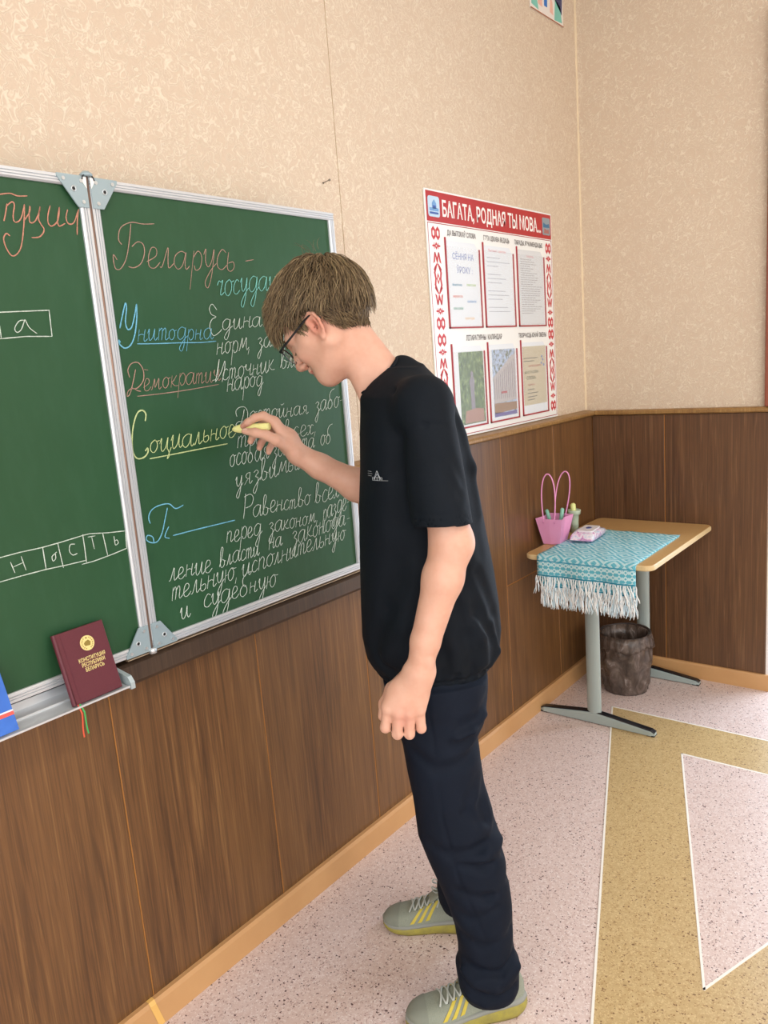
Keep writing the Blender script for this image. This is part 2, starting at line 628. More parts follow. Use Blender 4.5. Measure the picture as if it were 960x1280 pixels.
# light filler bead in the wall corner
mb = MB()
rng = random.Random(4)
rings = []
for k in range(90):
    z = 1.236 + k * (CZ - 1.24) / 89
    r_ = 0.0045 + 0.003 * rng.random()
    rings.append([(0.004 - r_ * math.cos(t) * (1 + .3 * rng.random()), WY - r_ * math.sin(t), z) for t in (-0.2, 0.4, 0.9, 1.3, 1.8)])
mb.rings(rings, cap=False, closed=False)
mb.build('corner_filler', mat('filler_cream', 'E0CCAA', 0.7), wall_front, smooth=True)

# ------------------------------------------------------------------ chalkboards (centre board and hinged right wing)
XP, XR, ZB, ZT = -2.547, -1.8074, 0.938, 1.938
BF = -0.060                              # board writing face
FW = 0.019


def make_board(name, label, x0, x1):
    t = thing(name, label, 'chalkboard', ((x0 + x1) / 2, BF + 0.015, ZB))
    MB().box((x0 + FW * 0.6, BF + 0.0015, ZB + FW * 0.6), (x1 - FW * 0.6, BF + 0.018, ZT - FW * 0.6)).build('writing_surface', MAT['board'], t)

    def rail(axis, a, b, at, sgn, nm='frame_rail'):
        # U profile: front lip with two grooves
        pr = [(0, -0.006), (0, 0.020), (1, 0.020), (1, -0.003), (0.82, -0.006), (0.70, -0.006), (0.66, -0.0035), (0.60, -0.0035),
              (0.56, -0.006), (0.42, -0.006), (0.38, -0.0035), (0.32, -0.0035), (0.28, -0.006)]
        mb = MB()
        if axis == 'x':
            mb.prism([(BF + p[1], at + sgn * p[0] * FW) for p in pr], 'x', a, b)
        else:
            mb.prism([(at + sgn * p[0] * FW, BF + p[1]) for p in pr], 'z', a, b)
        fix_normals(mb.build(nm, MAT['alu'], t))
    rail('x', x0, x1, ZT, -1)
    rail('x', x0, x1, ZB, 1)
    rail('z', ZB + FW, ZT - FW, x0, 1)
    rail('z', ZB + FW, ZT - FW, x1, -1)
    return t


board_c = make_board('chalkboard', 'green centre chalkboard cut by the left edge of the photo, with boxed letters', -4.05, XP - 0.0025)
board_r = make_board('chalkboard', 'green right wing chalkboard covered in handwriting that the boy writes on', XP + 0.0035, XR)

# hinge plates with rivets, hinge rod
def plate(t, x, z, sx, sz):
    pts = [(0, 0), (0.062, 0), (0.062, 0.006), (0.024, 0.060), (0.0, 0.060)]
    pts = [(x + sx * p[0], z + sz * p[1]) for p in pts]
    mb = MB().prism(pts, 'y', BF - 0.0085, BF - 0.0055)
    p = fix_normals(mb.build('hinge_plate', MAT['bracket'], t))
    for (u, v) in ((0.050, 0.009), (0.012, 0.050), (0.012, 0.010)):
        r = MB()
        c = (x + sx * u, z + sz * v)
        r.prism([(c[0] + 0.0038 * math.cos(a * math.pi / 5), c[1] + 0.0038 * math.sin(a * math.pi / 5)) for a in range(10)], 'y', BF - 0.0105, BF - 0.008)
        fix_normals(r.build('rivet', MAT['rivet'], p))
    c = (x + sx * 0.030, z + sz * 0.026)
    r = MB()
    r.tube([(c[0] + 0.0048 * math.cos(a * math.pi / 6), BF - 0.009, c[1] + 0.0048 * math.sin(a * math.pi / 6)) for a in range(12)], 0.0014, 5, closed=True)
    r.build('bolt_ring', MAT['rivet'], p, smooth=True)
    h = MB()
    h.prism([(c[0] + 0.0032 * math.cos(a * math.pi / 6), c[1] + 0.0032 * math.sin(a * math.pi / 6)) for a in range(12)], 'y', BF - 0.0092, BF - 0.0080)
    fix_normals(h.build('bolt_hole', MAT['black'], p))


for t, sx, x in ((board_c, -1, XP - 0.004), (board_r, 1, XP + 0.005)):
    plate(t, x, ZT + 0.001, sx, -1)
    plate(t, x, ZB - 0.001, sx, 1)
mb = MB().tube([(XP + 0.0005, BF - 0.003, ZB - 0.004), (XP + 0.0005, BF - 0.003, ZT + 0.004)], 0.0034, 10)
mb.build('hinge_rod', mat('warm_hinge_rod', '9A7F70', 0.35, 0.4), board_c, smooth=True)
mb = MB().tube([(XP + 0.0005, BF - 0.004, ZT + 0.002), (XP + 0.0005, BF - 0.004, ZT + 0.006), (XP + 0.0005, BF - 0.004, ZT + 0.012)], [0.012, 0.013, 0.006], 12)
mb.build('hinge_cap', MAT['bracket'], board_c, smooth=True)
mb = MB()
for s in (-1, 1):
    a0 = Vector((XP, BF - 0.010, ZT + 0.004))
    mb.tube([a0, a0 + Vector((s * 0.007, -0.001, 0.0)), a0 + Vector((s * 0.012, 0, -0.004)), a0 + Vector((s * 0.0135, 0, -0.010))], 0.0014, 6)
mb.build('hinge_spring', MAT['black'], board_c, smooth=True)
mb = MB().tube([(XP + 0.0005, BF - 0.007, ZB - 0.008), (XP + 0.0005, BF - 0.007, ZB + 0.004)], 0.009, 12)
mb.build('hinge_cap', MAT['rivet'], board_c, smooth=True)
# white label tags behind the spring
for t, s in ((board_c, -1), (board_r, 1)):
    mb = MB().prism([(XP + s * 0.004, ZT - 0.001), (XP + s * 0.014, ZT - 0.001), (XP + s * 0.013, ZT - 0.010), (XP + s * 0.005, ZT - 0.022)], 'y', BF - 0.0098, BF - 0.0084)
    fix_normals(mb.build('hinge_tag', mat('white_tag', 'EFEDE6', 0.5), t))

# chalk tray under the centre board
tray = thing('chalk_tray', 'aluminium chalk tray under the centre chalkboard, holding the red book', 'tray', (-3.35, -0.07, 0.90))
pr = [(-0.040, 0.928), (-0.046, 0.928), (-0.048, 0.912), (-0.112, 0.903), (-0.124, 0.904), (-0.128, 0.9055), (-0.130, 0.9055), (-0.130, 0.9015),
      (-0.124, 0.899), (-0.040, 0.898)]
fix_normals(MB().prism(pr, 'x', -4.05, -2.652).build('tray_profile', MAT['alu'], tray))
fix_normals(MB().prism([(-0.130, 0.896), (-0.130, 0.910), (-0.120, 0.922), (-0.050, 0.932), (-0.045, 0.932), (-0.045, 0.896)], 'x', -2.650, -2.640)
            .build('end_bracket', mat('cast_bracket', 'B4C2C4', 0.4, 0.3), tray))
MB().box((-4.05, -0.0445, 0.928), (-2.65, -0.040, 0.9378)).build('gap_strip', MAT['black'], tray)
MB().box((-4.05, -0.084, 0.906), (-2.66, -0.080, 0.911), 0.001).build('tray_ridge', MAT['alu'], tray)

# brown timber batten on the wainscot under the right wing
pr = [(0.0, 0.866), (-0.043, 0.866), (-0.052, 0.876), (-0.052, 0.914), (-0.044, 0.920), (0.0, 0.924)]
bat = fix_normals(MB().prism(pr, 'x', -2.632, -1.36).build('batten', MAT['dark_rail']))
tag(bat, 'dark brown wooden batten fixed under the right wing chalkboard', 'batten')
lt = MB().box((-2.60, -0.050, 0.9245), (-1.37, -0.012, 0.927)).build('tan_cover_strip', mat('pale_tan_strip', 'B09A80', 0.7), bat)  # paler tan strip along the top of the batten

# nail in the wallpaper
nl = thing('nail', 'small steel nail sticking out of the wallpaper above the right wing chalkboard', 'nail', (-1.722, WY, 2.046))
p0, p1 = Vector((-1.722, WY + 0.004, 2.046)), Vector((-1.728, WY - 0.030, 2.0475))
MB().tube([p0, p1], 0.0013, 8).build('shank', MAT['nail'], nl, smooth=True)
dd = (p1 - p0).normalized()
MB().tube([p1 - dd * 0.001, p1 + dd * 0.0015], 0.0034, 10).build('head', MAT['nail'], nl)
MB().tube([p0 - dd * 0.002, Vector((-1.722, WY - 0.001, 2.046))], 0.003, 8).build('plug', mat('plug', '6E6252', 0.8), nl)

# ------------------------------------------------------------------ handwriting in chalk
CK = Vector((-3.50069636, -1.54475729, 1.52832941))
YW = BF - 0.0004


def catmull(P, n=5):
    if len(P) < 3:
        return P
    Q = [P[0]] + list(P) + [P[-1]]
    out = []
    for i in range(1, len(Q) - 2):
        a, b, c, d = Q[i - 1:i + 3]
        for k in range(n):
            t = k / n
            out.append(tuple(0.5 * ((2 * b[j]) + (-a[j] + c[j]) * t + (2 * a[j] - 5 * b[j] + 4 * c[j] - d[j]) * t * t +
                                    (-a[j] + 3 * b[j] - 3 * c[j] + d[j]) * t ** 3) for j in range(2)))
    out.append(tuple(P[-1]))
    return out


wr = random.Random(11)


def ribbon(mb, P, w):
    """thin raised chalk stroke on the board face through the (x, z) points P"""
    n = len(P)
    V = []
    for i, p in enumerate(P):
        a, b = P[max(0, i - 1)], P[min(n - 1, i + 1)]
        dx, dz = b[0] - a[0], b[1] - a[1]
        L = math.hypot(dx, dz) or 1e-6
        ww = w * (0.42 + 0.16 * wr.random()) * (1.0 if 0 < i < n - 1 else 0.6)
        nx, nz = -dz / L * ww, dx / L * ww
        V += [(p[0] + nx, YW + 0.0007, p[1] + nz), (p[0] + nx * .5, YW, p[1] + nz * .5), (p[0] - nx * .5, YW, p[1] - nz * .5), (p[0] - nx, YW + 0.0007, p[1] - nz)]
    F = []
    for i in range(n - 1):
        for k in range(3):
            F.append((4 * i + k, 4 * i + k + 1, 4 * i + k + 5, 4 * i + k + 4))
    mb.add(V, F)
TRACED = [
    ('c', 'red chalk word ending in looping letters at the top of the board', 'chalk_red', 3.2, True, [[(-2.739,1.883),(-2.728,1.887),(-2.708,1.891),(-2.694,1.888),(-2.675,1.89)],[(-2.717,1.872),(-2.722,1.856),(-2.728,1.84)],[(-2.718,1.868),(-2.707,1.876),(-2.703,1.871),(-2.708,1.854),(-2.709,1.843),(-2.704,1.84),(-2.694,1.848),(-2.683,1.874)],[(-2.683,1.874),(-2.691,1.834),(-2.704,1.793),(-2.721,1.778),(-2.731,1.79),(-2.734,1.808),(-2.727,1.818),(-2.721,1.814)],[(-2.688,1.845),(-2.675,1.861),(-2.673,1.872),(-2.677,1.855),(-2.677,1.842),(-2.667,1.845),(-2.656,1.862),(-2.652,1.873)],[(-2.652,1.873),(-2.659,1.851),(-2.656,1.841),(-2.651,1.83),(-2.662,1.817),(-2.679,1.814)],[(-2.631,1.877),(-2.639,1.857),(-2.64,1.843),(-2.633,1.839),(-2.619,1.851),(-2.612,1.876)],[(-2.612,1.876),(-2.62,1.851),(-2.618,1.84),(-2.605,1.846)],[(-2.595,1.873),(-2.601,1.857),(-2.597,1.846),(-2.585,1.85),(-2.572,1.874)],[(-2.571,1.876),(-2.577,1.855),(-2.582,1.826)]]),
    ('c', 'white chalk box with the letter a', 'chalk_white', 2.6, False, [[(-2.786,1.675),(-2.764,1.675),(-2.717,1.677),(-2.665,1.679)],[(-2.666,1.679),(-2.667,1.653),(-2.668,1.629)],[(-2.668,1.629),(-2.721,1.63),(-2.769,1.627)],[(-2.768,1.65),(-2.769,1.627)],[(-2.769,1.627),(-2.787,1.627)]]),
    ('c', '', 'chalk_white', 2.2, True, [[(-2.716,1.66),(-2.729,1.659),(-2.74,1.646),(-2.737,1.638),(-2.728,1.643),(-2.719,1.659),(-2.717,1.66),(-2.711,1.646),(-2.698,1.635)]]),
    ('c', 'white chalk row of boxed letters along the bottom', 'chalk_white', 2.6, False, [[(-2.863,1.22),(-2.84,1.222),(-2.801,1.223),(-2.757,1.222),(-2.71,1.224),(-2.665,1.227),(-2.651,1.227),(-2.61,1.22),(-2.567,1.215)],[(-2.871,1.175),(-2.848,1.176),(-2.805,1.177),(-2.756,1.177),(-2.713,1.175),(-2.669,1.174)],[(-2.679,1.168),(-2.651,1.168),(-2.608,1.172),(-2.57,1.177)],[(-2.755,1.223),(-2.755,1.201),(-2.755,1.177)],[(-2.723,1.224),(-2.721,1.196),(-2.719,1.171)],[(-2.667,1.229),(-2.667,1.2),(-2.668,1.17)],[(-2.622,1.222),(-2.62,1.198),(-2.618,1.173)],[(-2.568,1.215),(-2.571,1.177)]]),
    ('c', '', 'chalk_white', 2.2, True, [[(-2.822,1.209),(-2.817,1.186)],[(-2.8,1.215),(-2.795,1.186)],[(-2.819,1.198),(-2.797,1.202)],[(-2.732,1.204),(-2.739,1.199),(-2.738,1.19),(-2.732,1.194),(-2.731,1.204),(-2.728,1.206)],[(-2.687,1.213),(-2.697,1.214),(-2.701,1.202),(-2.695,1.192),(-2.685,1.193)],[(-2.657,1.221),(-2.64,1.22)],[(-2.648,1.22),(-2.646,1.193)],[(-2.597,1.21),(-2.597,1.197),(-2.596,1.19),(-2.589,1.193),(-2.591,1.2),(-2.597,1.199)]]),
    ('r', 'pale pink chalk heading', 'chalk_pink', 2.6, True, [[(-2.482,1.814),(-2.488,1.825),(-2.479,1.848),(-2.452,1.861),(-2.423,1.86),(-2.393,1.863)],[(-2.453,1.858),(-2.461,1.827),(-2.475,1.787),(-2.492,1.765),(-2.504,1.764),(-2.507,1.779),(-2.505,1.792),(-2.498,1.782)],[(-2.458,1.811),(-2.442,1.822),(-2.429,1.818),(-2.428,1.8),(-2.44,1.778),(-2.459,1.768),(-2.473,1.77)],[(-2.14,1.797),(-2.112,1.802)]]),
    ('r', 'big sky blue chalk initial', 'chalk_blue', 4.0, True, [[(-2.514,1.642),(-2.502,1.672),(-2.492,1.694),(-2.491,1.683),(-2.498,1.656),(-2.495,1.64),(-2.484,1.645),(-2.472,1.672),(-2.465,1.693)],[(-2.465,1.693),(-2.468,1.667),(-2.479,1.629),(-2.493,1.607),(-2.508,1.601),(-2.519,1.609),(-2.52,1.618),(-2.517,1.613)]]),
    ('r', '', 'chalk_blue', 3.0, True, [[(-2.477,1.609),(-2.43,1.608),(-2.36,1.608),(-2.305,1.607),(-2.259,1.609)]]),
    ('r', 'pale pink chalk initial', 'chalk_pink', 2.8, True, [[(-2.489,1.555),(-2.498,1.532),(-2.51,1.506),(-2.518,1.5),(-2.515,1.51),(-2.503,1.516),(-2.491,1.51),(-2.483,1.508)],[(-2.506,1.539),(-2.508,1.555),(-2.497,1.568),(-2.48,1.569),(-2.47,1.553),(-2.473,1.531),(-2.49,1.516),(-2.504,1.515)],[(-2.468,1.554),(-2.458,1.552)]]),
    ('r', '', 'chalk_pink', 2.6, True, [[(-2.494,1.498),(-2.425,1.499),(-2.354,1.502),(-2.266,1.508)]]),
    ('r', 'big pale yellow chalk initial', 'chalk_yellow', 4.2, True, [[(-2.482,1.443),(-2.478,1.458),(-2.486,1.467),(-2.5,1.461),(-2.514,1.434),(-2.522,1.401),(-2.522,1.378),(-2.514,1.365),(-2.498,1.365),(-2.486,1.374),(-2.485,1.384),(-2.492,1.378)]]),
    ('r', '', 'chalk_yellow', 3.4, True, [[(-2.484,1.36),(-2.433,1.361),(-2.352,1.363),(-2.26,1.365)]]),
    ('r', 'big sky blue chalk initial above a long blank line', 'chalk_blue', 3.4, True, [[(-2.504,1.218),(-2.506,1.232),(-2.497,1.246),(-2.477,1.253),(-2.449,1.252),(-2.432,1.238),(-2.41,1.242)],[(-2.454,1.244),(-2.464,1.22),(-2.477,1.19),(-2.492,1.174),(-2.508,1.175),(-2.519,1.184),(-2.515,1.193),(-2.503,1.187),(-2.501,1.175)],[(-2.457,1.201),(-2.467,1.188),(-2.47,1.179),(-2.459,1.174)]]),
    ('r', '', 'chalk_blue', 3.6, True, [[(-2.449,1.178),(-2.387,1.178),(-2.325,1.177),(-2.264,1.176)]]),
    ('r', '', 'chalk_white', 2.2, True, [[(-2.246,1.681),(-2.258,1.694),(-2.268,1.684),(-2.264,1.671),(-2.251,1.665),(-2.264,1.659),(-2.273,1.643),(-2.265,1.622),(-2.245,1.63),(-2.238,1.636)]]),
    ('r', '', 'chalk_white', 2.2, True, [[(-2.284,1.518),(-2.271,1.523),(-2.26,1.552),(-2.256,1.566),(-2.265,1.541),(-2.275,1.514)],[(-2.275,1.514),(-2.256,1.534),(-2.239,1.562),(-2.244,1.539),(-2.255,1.513)]]),
    ('r', '', 'chalk_white', 2.2, True, [[(-2.195,1.442),(-2.203,1.422),(-2.214,1.406),(-2.227,1.406),(-2.216,1.414),(-2.185,1.409)],[(-2.221,1.427),(-2.222,1.44),(-2.21,1.448),(-2.192,1.447),(-2.185,1.433),(-2.189,1.416)]]),
    ('r', '', 'chalk_white', 2.2, True, [[(-2.22,1.235),(-2.228,1.202),(-2.236,1.174)],[(-2.227,1.227),(-2.206,1.231),(-2.197,1.22),(-2.206,1.203),(-2.227,1.199)]]),
]
WORDS = [
    ('еларусь', 'chalk_pink', (-2.428, 1.769), (-2.173, 1.774), 0.0420, 2.4, 0.20),
    ('госудау', 'chalk_teal', (-2.241, 1.713), (-2.045, 1.73), 0.0340, 2.4, 0.20),
    ('нитодрна', 'chalk_blue', (-2.475, 1.614), (-2.266, 1.614), 0.0250, 1.8, 0.20),
    ('диная', 'chalk_white', (-2.238, 1.634), (-2.075, 1.642), 0.0250, 2.0, 0.20),
    ('норм, зако', 'chalk_white', (-2.263, 1.577), (-2.034, 1.594), 0.0270, 2.0, 0.20),
    ('емократич', 'chalk_pink', (-2.477, 1.509), (-2.259, 1.516), 0.0250, 2.0, 0.20),
    ('сточник вла', 'chalk_white', (-2.254, 1.516), (-1.98, 1.538), 0.0260, 2.0, 0.20),
    ('народ', 'chalk_white', (-2.244, 1.489), (-2.121, 1.495), 0.0270, 2.0, 0.20),
    ('оциальное', 'chalk_yellow', (-2.482, 1.37), (-2.233, 1.379), 0.0280, 2.6, 0.20),
    ('остойная', 'chalk_white', (-2.183, 1.411), (-1.969, 1.409), 0.0240, 2.0, 0.20),
    ('забо-', 'chalk_white', (-1.945, 1.408), (-1.828, 1.42), 0.0280, 2.0, 0.20),
    ('та о всех,', 'chalk_white', (-2.232, 1.351), (-1.943, 1.354), 0.0270, 2.0, 0.20),
    ('особая', 'chalk_white', (-2.262, 1.308), (-2.13, 1.311), 0.0300, 2.0, 0.20),
    ('защита об', 'chalk_white', (-2.119, 1.309), (-1.889, 1.321), 0.0280, 2.0, 0.20),
    ('уязвимых', 'chalk_white', (-2.251, 1.254), (-2.006, 1.268), 0.0290, 2.0, 0.20),
    ('авенство', 'chalk_white', (-2.206, 1.172), (-1.996, 1.165), 0.0270, 2.0, 0.20),
    ('всех', 'chalk_white', (-1.979, 1.162), (-1.877, 1.165), 0.0310, 2.0, 0.20),
    ('перед', 'chalk_white', (-2.299, 1.125), (-2.182, 1.121), 0.0280, 2.0, 0.20),
    ('законом,', 'chalk_white', (-2.159, 1.117), (-1.97, 1.112), 0.0270, 2.0, 0.20),
    ('разде-', 'chalk_white', (-1.954, 1.109), (-1.839, 1.125), 0.0310, 2.0, 0.20),
    ('ление', 'chalk_white', (-2.476, 1.077), (-2.353, 1.068), 0.0280, 2.0, 0.20),
    ('власти', 'chalk_white', (-2.329, 1.07), (-2.196, 1.072), 0.0260, 2.0, 0.20),
    ('на', 'chalk_white', (-2.165, 1.076), (-2.112, 1.08), 0.0270, 2.0, 0.20),
    ('законода-', 'chalk_white', (-2.081, 1.07), (-1.84, 1.081), 0.0310, 2.0, 0.20),
    ('тельную,', 'chalk_white', (-2.476, 1.029), (-2.273, 1.031), 0.0290, 2.0, 0.20),
    ('исполнительную', 'chalk_white', (-2.263, 1.03), (-1.863, 1.04), 0.0300, 2.0, 0.20),
    ('и', 'chalk_white', (-2.458, 0.979), (-2.428, 0.979), 0.0280, 2.4, 0.10),
    ('судебную', 'chalk_white', (-2.391, 0.986), (-2.149, 0.977), 0.0300, 2.2, 0.20),
]

GLYPHS = {
    'а': (1.05, [[(.75,.9),(.45,1),(.1,.75),(.05,.3),(.3,0),(.6,.25),(.78,.95),(.75,.3),(.85,0),(1.05,.2)]]),
    'б': (.95, [[(.6,.75),(.35,.9),(.1,.6),(.1,.2),(.35,0),(.65,.25),(.62,.65),(.35,.85),(.25,1.3),(.5,1.7),(.95,1.8)]]),
    'в': (.85, [[(0,.1),(.25,.9),(.4,1.7),(.25,1.95),(.12,1.6),(.12,.4),(.3,0),(.6,.15),(.62,.6),(.35,.75),(.85,.5)]]),
    'г': (.65, [[(0,.7),(.15,1),(.35,.9),(.5,1),(.35,.3),(.4,0),(.7,.2)]]),
    'д': (1.0, [[(.7,.9),(.4,1),(.1,.7),(.1,.2),(.35,0),(.65,.3),(.76,.95),(.7,-.3),(.5,-.95),(.28,-.7),(.6,-.1),(1,.3)]]),
    'е': (.75, [[(0,.3),(.5,.6),(.5,.95),(.25,1),(.1,.6),(.15,.1),(.45,0),(.75,.3)]]),
    'з': (.75, [[(.05,.85),(.3,1),(.5,.8),(.25,.5),(.5,.3),(.45,-.4),(.25,-.9),(.08,-.6),(.4,-.1),(.75,.3)]]),
    'и': (.95, [[(0,.6),(.15,1),(.12,.3),(.25,0),(.5,.3),(.65,1),(.62,.3),(.75,0),(.95,.25)]]),
    'й': (.95, [[(0,.6),(.15,1),(.12,.3),(.25,0),(.5,.3),(.65,1),(.62,.3),(.75,0),(.95,.25)],[(.25,1.45),(.4,1.35),(.65,1.5)]]),
    'к': (.8, [[(.15,1),(.08,0)],[(.6,1),(.3,.55),(.14,.45),(.45,.12),(.8,.1)]]),
    'л': (.8, [[(0,.05),(.15,.1),(.42,1),(.45,.4),(.52,0),(.8,.25)]]),
    'м': (1.1, [[(0,.05),(.12,.1),(.35,1),(.42,.2),(.78,1),(.8,.3),(.9,0),(1.1,.2)]]),
    'н': (.88, [[(.12,1),(.05,0)],[(.08,.5),(.35,.6),(.58,.5)],[(.64,1),(.56,.2),(.66,0),(.88,.2)]]),
    'о': (.8, [[(.4,1),(.1,.75),(.08,.25),(.35,0),(.6,.3),(.6,.75),(.4,1),(.6,.85),(.8,.9)]]),
    'п': (.82, [[(.1,1),(.05,0)],[(.08,.7),(.35,1),(.55,.8),(.5,.2),(.6,0),(.82,.2)]]),
    'р': (.78, [[(.15,1),(0,-1)],[(.1,.6),(.4,1),(.65,.7),(.58,.15),(.32,0),(.2,.25)]]),
    'с': (.7, [[(.6,.85),(.35,1),(.1,.6),(.12,.15),(.4,0),(.7,.25)]]),
    'т': (.98, [[(.1,1),(.05,0)],[(.08,.7),(.3,1),(.38,.7),(.33,0)],[(.37,.7),(.6,1),(.7,.7),(.66,.2),(.75,0),(.98,.2)]]),
    'у': (.8, [[(0,.7),(.12,1),(.12,.4),(.3,.1),(.5,.4),(.62,1),(.55,-.2),(.35,-.95),(.15,-.7),(.45,-.1),(.8,.3)]]),
    'х': (.75, [[(.05,.9),(.25,1),(.35,.5),(.15,0),(0,.1)],[(.7,.9),(.5,1),(.35,.5),(.5,0),(.75,.2)]]),
    'ц': (.95, [[(0,.6),(.15,1),(.12,.3),(.25,0),(.5,.3),(.65,1),(.62,.2),(.72,0),(.82,-.4),(.65,-.6),(.95,.2)]]),
    'ч': (.85, [[(0,.7),(.12,1),(.12,.6),(.35,.45),(.58,.65)],[(.62,1),(.55,.2),(.65,0),(.85,.2)]]),
    'щ': (1.3, [[(0,.6),(.15,1),(.12,.2),(.3,0),(.55,1),(.52,.2),(.7,0),(.95,1),(.92,.2),(1.0,0),(1.1,-.4),(.95,-.5),(1.3,.2)]]),
    'ы': (1.1, [[(.1,1),(.08,.2),(.3,0),(.5,.2),(.45,.5),(.15,.45)],[(.8,1),(.76,.2),(.88,0),(1.1,.2)]]),
    'ь': (.68, [[(.12,1),(.08,.2),(.3,0),(.52,.2),(.45,.5),(.12,.42)]]),
    'ю': (1.1, [[(.12,1),(.05,0)],[(.08,.5),(.35,.55)],[(.65,1),(.38,.7),(.4,.2),(.62,0),(.85,.3),(.85,.75),(.65,1),(.9,.9),(1.1,.9)]]),
    'я': (.9, [[(.62,1),(.3,.95),(.2,.7),(.42,.48),(.6,.52)],[(.62,1),(.58,.2),(.7,0),(.9,.2)],[(.42,.48),(.08,0)]]),
    '-': (.6, [[(.1,.5),(.5,.52)]]),
    ',': (.35, [[(.12,.15),(.02,-.35)]]),
    ' ': (.75, []),
}

for brd, label, col, wmm, sm, strokes in TRACED:
    mb = MB()
    for s in strokes:
        s = catmull(s, 6) if sm else s
        # subdivide so the chalk line keeps an uneven edge
        q = [s[0]]
        for a, b in zip(s, s[1:]):
            k = max(1, int(math.hypot(b[0] - a[0], b[1] - a[1]) / 0.006))
            q += [(a[0] + (b[0] - a[0]) * j / k, a[1] + (b[1] - a[1]) * j / k) for j in range(1, k + 1)]
        ribbon(mb, q, wmm * 0.00076)
    mb.build('chalk_writing', MAT[col], board_c if brd == 'c' else board_r, label=label or None, kind='stuff')
for text, col, A, C, xh, wmm, sl in WORDS:
    tot = sum(GLYPHS[c][0] for c in text)
    L = math.hypot(C[0] - A[0], C[1] - A[1])
    sx = L / tot
    ex = ((C[0] - A[0]) / L, (C[1] - A[1]) / L)
    u = 0.0
    mb = MB()
    for c in text:
        adv, strokes = GLYPHS[c]
        jy, js = wr.uniform(-.06, .06), wr.uniform(.92, 1.1)
        for s in strokes:
            P = []
            for (px, py) in catmull(s, 5):
                py2 = (py + jy) * js
                gx = u * sx + px * sx * js + py2 * xh * sl
                gz = py2 * xh
                P.append((A[0] + ex[0] * gx, A[1] + ex[1] * gx + gz))
            ribbon(mb, P, wmm * 0.00074)
        u += adv
    mb.build('chalk_writing', MAT[col], board_r, kind='stuff')

# ------------------------------------------------------------------ printed information stand on the wall
PY = WY - 0.0005        # back of the plate
PF = WY - 0.0065        # front face
red = mat('poster_red', 'B3282C', 0.4)
darkred = mat('poster_dark_red', 'A32A33', 0.4)
white_pl = mat('poster_white', 'F0F2EE', 0.35)
ink = mat('poster_ink', '6A6260', 0.5)
paper = mat('pocket_paper', 'E4EAEE', 0.55)
paper2 = mat('pocket_paper_grey', 'D8DCDD', 0.55)
UX, UZ = (1, 0, 0), (0, 0, 1)

ps = thing('information_stand', 'white poster board with a red title band, red ornament borders and six pockets', 'poster', (-0.7645, WY, 1.2385))
MB().box((-1.229, PF, 1.2385), (-0.304, PY, 2.0905), 0.001).build('backing_plate', white_pl, ps)


def flat(mb, x0, z0, x1, z1, y, t=0.0006):
    mb.box((x0, y - t, z0), (x1, y, z1))


mb = MB(); flat(mb, -1.223, 1.986, -0.310, 2.084, PF)
hb = mb.build('title_band', red, ps)
mb = MB(); flat(mb, -1.221, 1.980, -0.311, 1.9825, PF)
for x in (-1.222, -0.3135):
    flat(mb, x, 1.246, x + 0.0022, 1.9825, PF)
flat(mb, -1.222, 1.246, -0.3113, 1.2485, PF)
mb.build('border_line', darkred, ps)
text_mesh('БАГАТА, РОДНАЯ ТЫ МОВА...', 0.072, mat('title_white', 'F6F3EE', 0.4), ps, 'title_lettering', (-1.128, PF - 0.0008, 2.008), UX, UZ, 0.0, 0.727, bold=0.022)
# small picture plaques at both ends of the title
ic = MB(); 
def rrect(x0, z0, x1, z1, r=0.01, n=4):
    out = []
    for cx, cz, a0 in ((x1 - r, z1 - r, 0), (x0 + r, z1 - r, 90), (x0 + r, z0 + r, 180), (x1 - r, z0 + r, 270)):
        for k in range(n + 1):
            a = math.radians(a0 + 90 * k / n)
            out.append((cx + r * math.cos(a), cz + r * math.sin(a)))
    return out
p = fix_normals(MB().prism(rrect(-1.214, 2.001, -1.145, 2.068), 'y', PF - 0.0016, PF - 0.0004).build('picture_plaque', mat('pale_blue_print', 'BFD9EC', 0.4), ps, label='pale blue plaque with a small building picture'))
def poly_mb(polys, y, t=0.0004):
    mb = MB()
    for P in polys:
        mb.prism(P, 'y', y - t, y)
    return mb
blue1 = mat('print_blue', '6F9FD0', 0.5); blue2 = mat('print_deep_blue', '3F5FA8', 0.5)
fix_normals(poly_mb([[(-1.19, 2.028), (-1.165, 2.028), (-1.165, 2.045), (-1.1775, 2.058), (-1.19, 2.045)], [(-1.206, 2.02), (-1.152, 2.02), (-1.152, 2.03), (-1.206, 2.03)]], PF - 0.0016).build('plaque_print', blue1, p, kind='stuff'))
fix_normals(poly_mb([[(-1.206, 2.010), (-1.155, 2.010), (-1.155, 2.0165), (-1.206, 2.0165)], [(-1.186, 2.030), (-1.169, 2.030), (-1.169, 2.038), (-1.186, 2.038)]], PF - 0.0020).build('plaque_print', blue2, p, kind='stuff'))
p = fix_normals(MB().prism(rrect(-0.388, 2.001, -0.320, 2.070, 0.008), 'y', PF - 0.0016, PF - 0.0004).build('picture_plaque', mat('grey_green_print', '8E9BA2', 0.4), ps, label='grey plaque with a small crowd picture'))
fix_normals(poly_mb([[(-0.382, 2.03), (-0.326, 2.032), (-0.33, 2.048), (-0.355, 2.043), (-0.38, 2.05)]], PF - 0.0016).build('plaque_print', mat('p_teal', '3C6F92', 0.5), p))
fix_normals(poly_mb([[(-0.376, 2.008), (-0.330, 2.008), (-0.334, 2.026), (-0.350, 2.021), (-0.372, 2.028)]], PF - 0.0016).build('plaque_print', mat('p_rust', 'A86E68', 0.5), p))

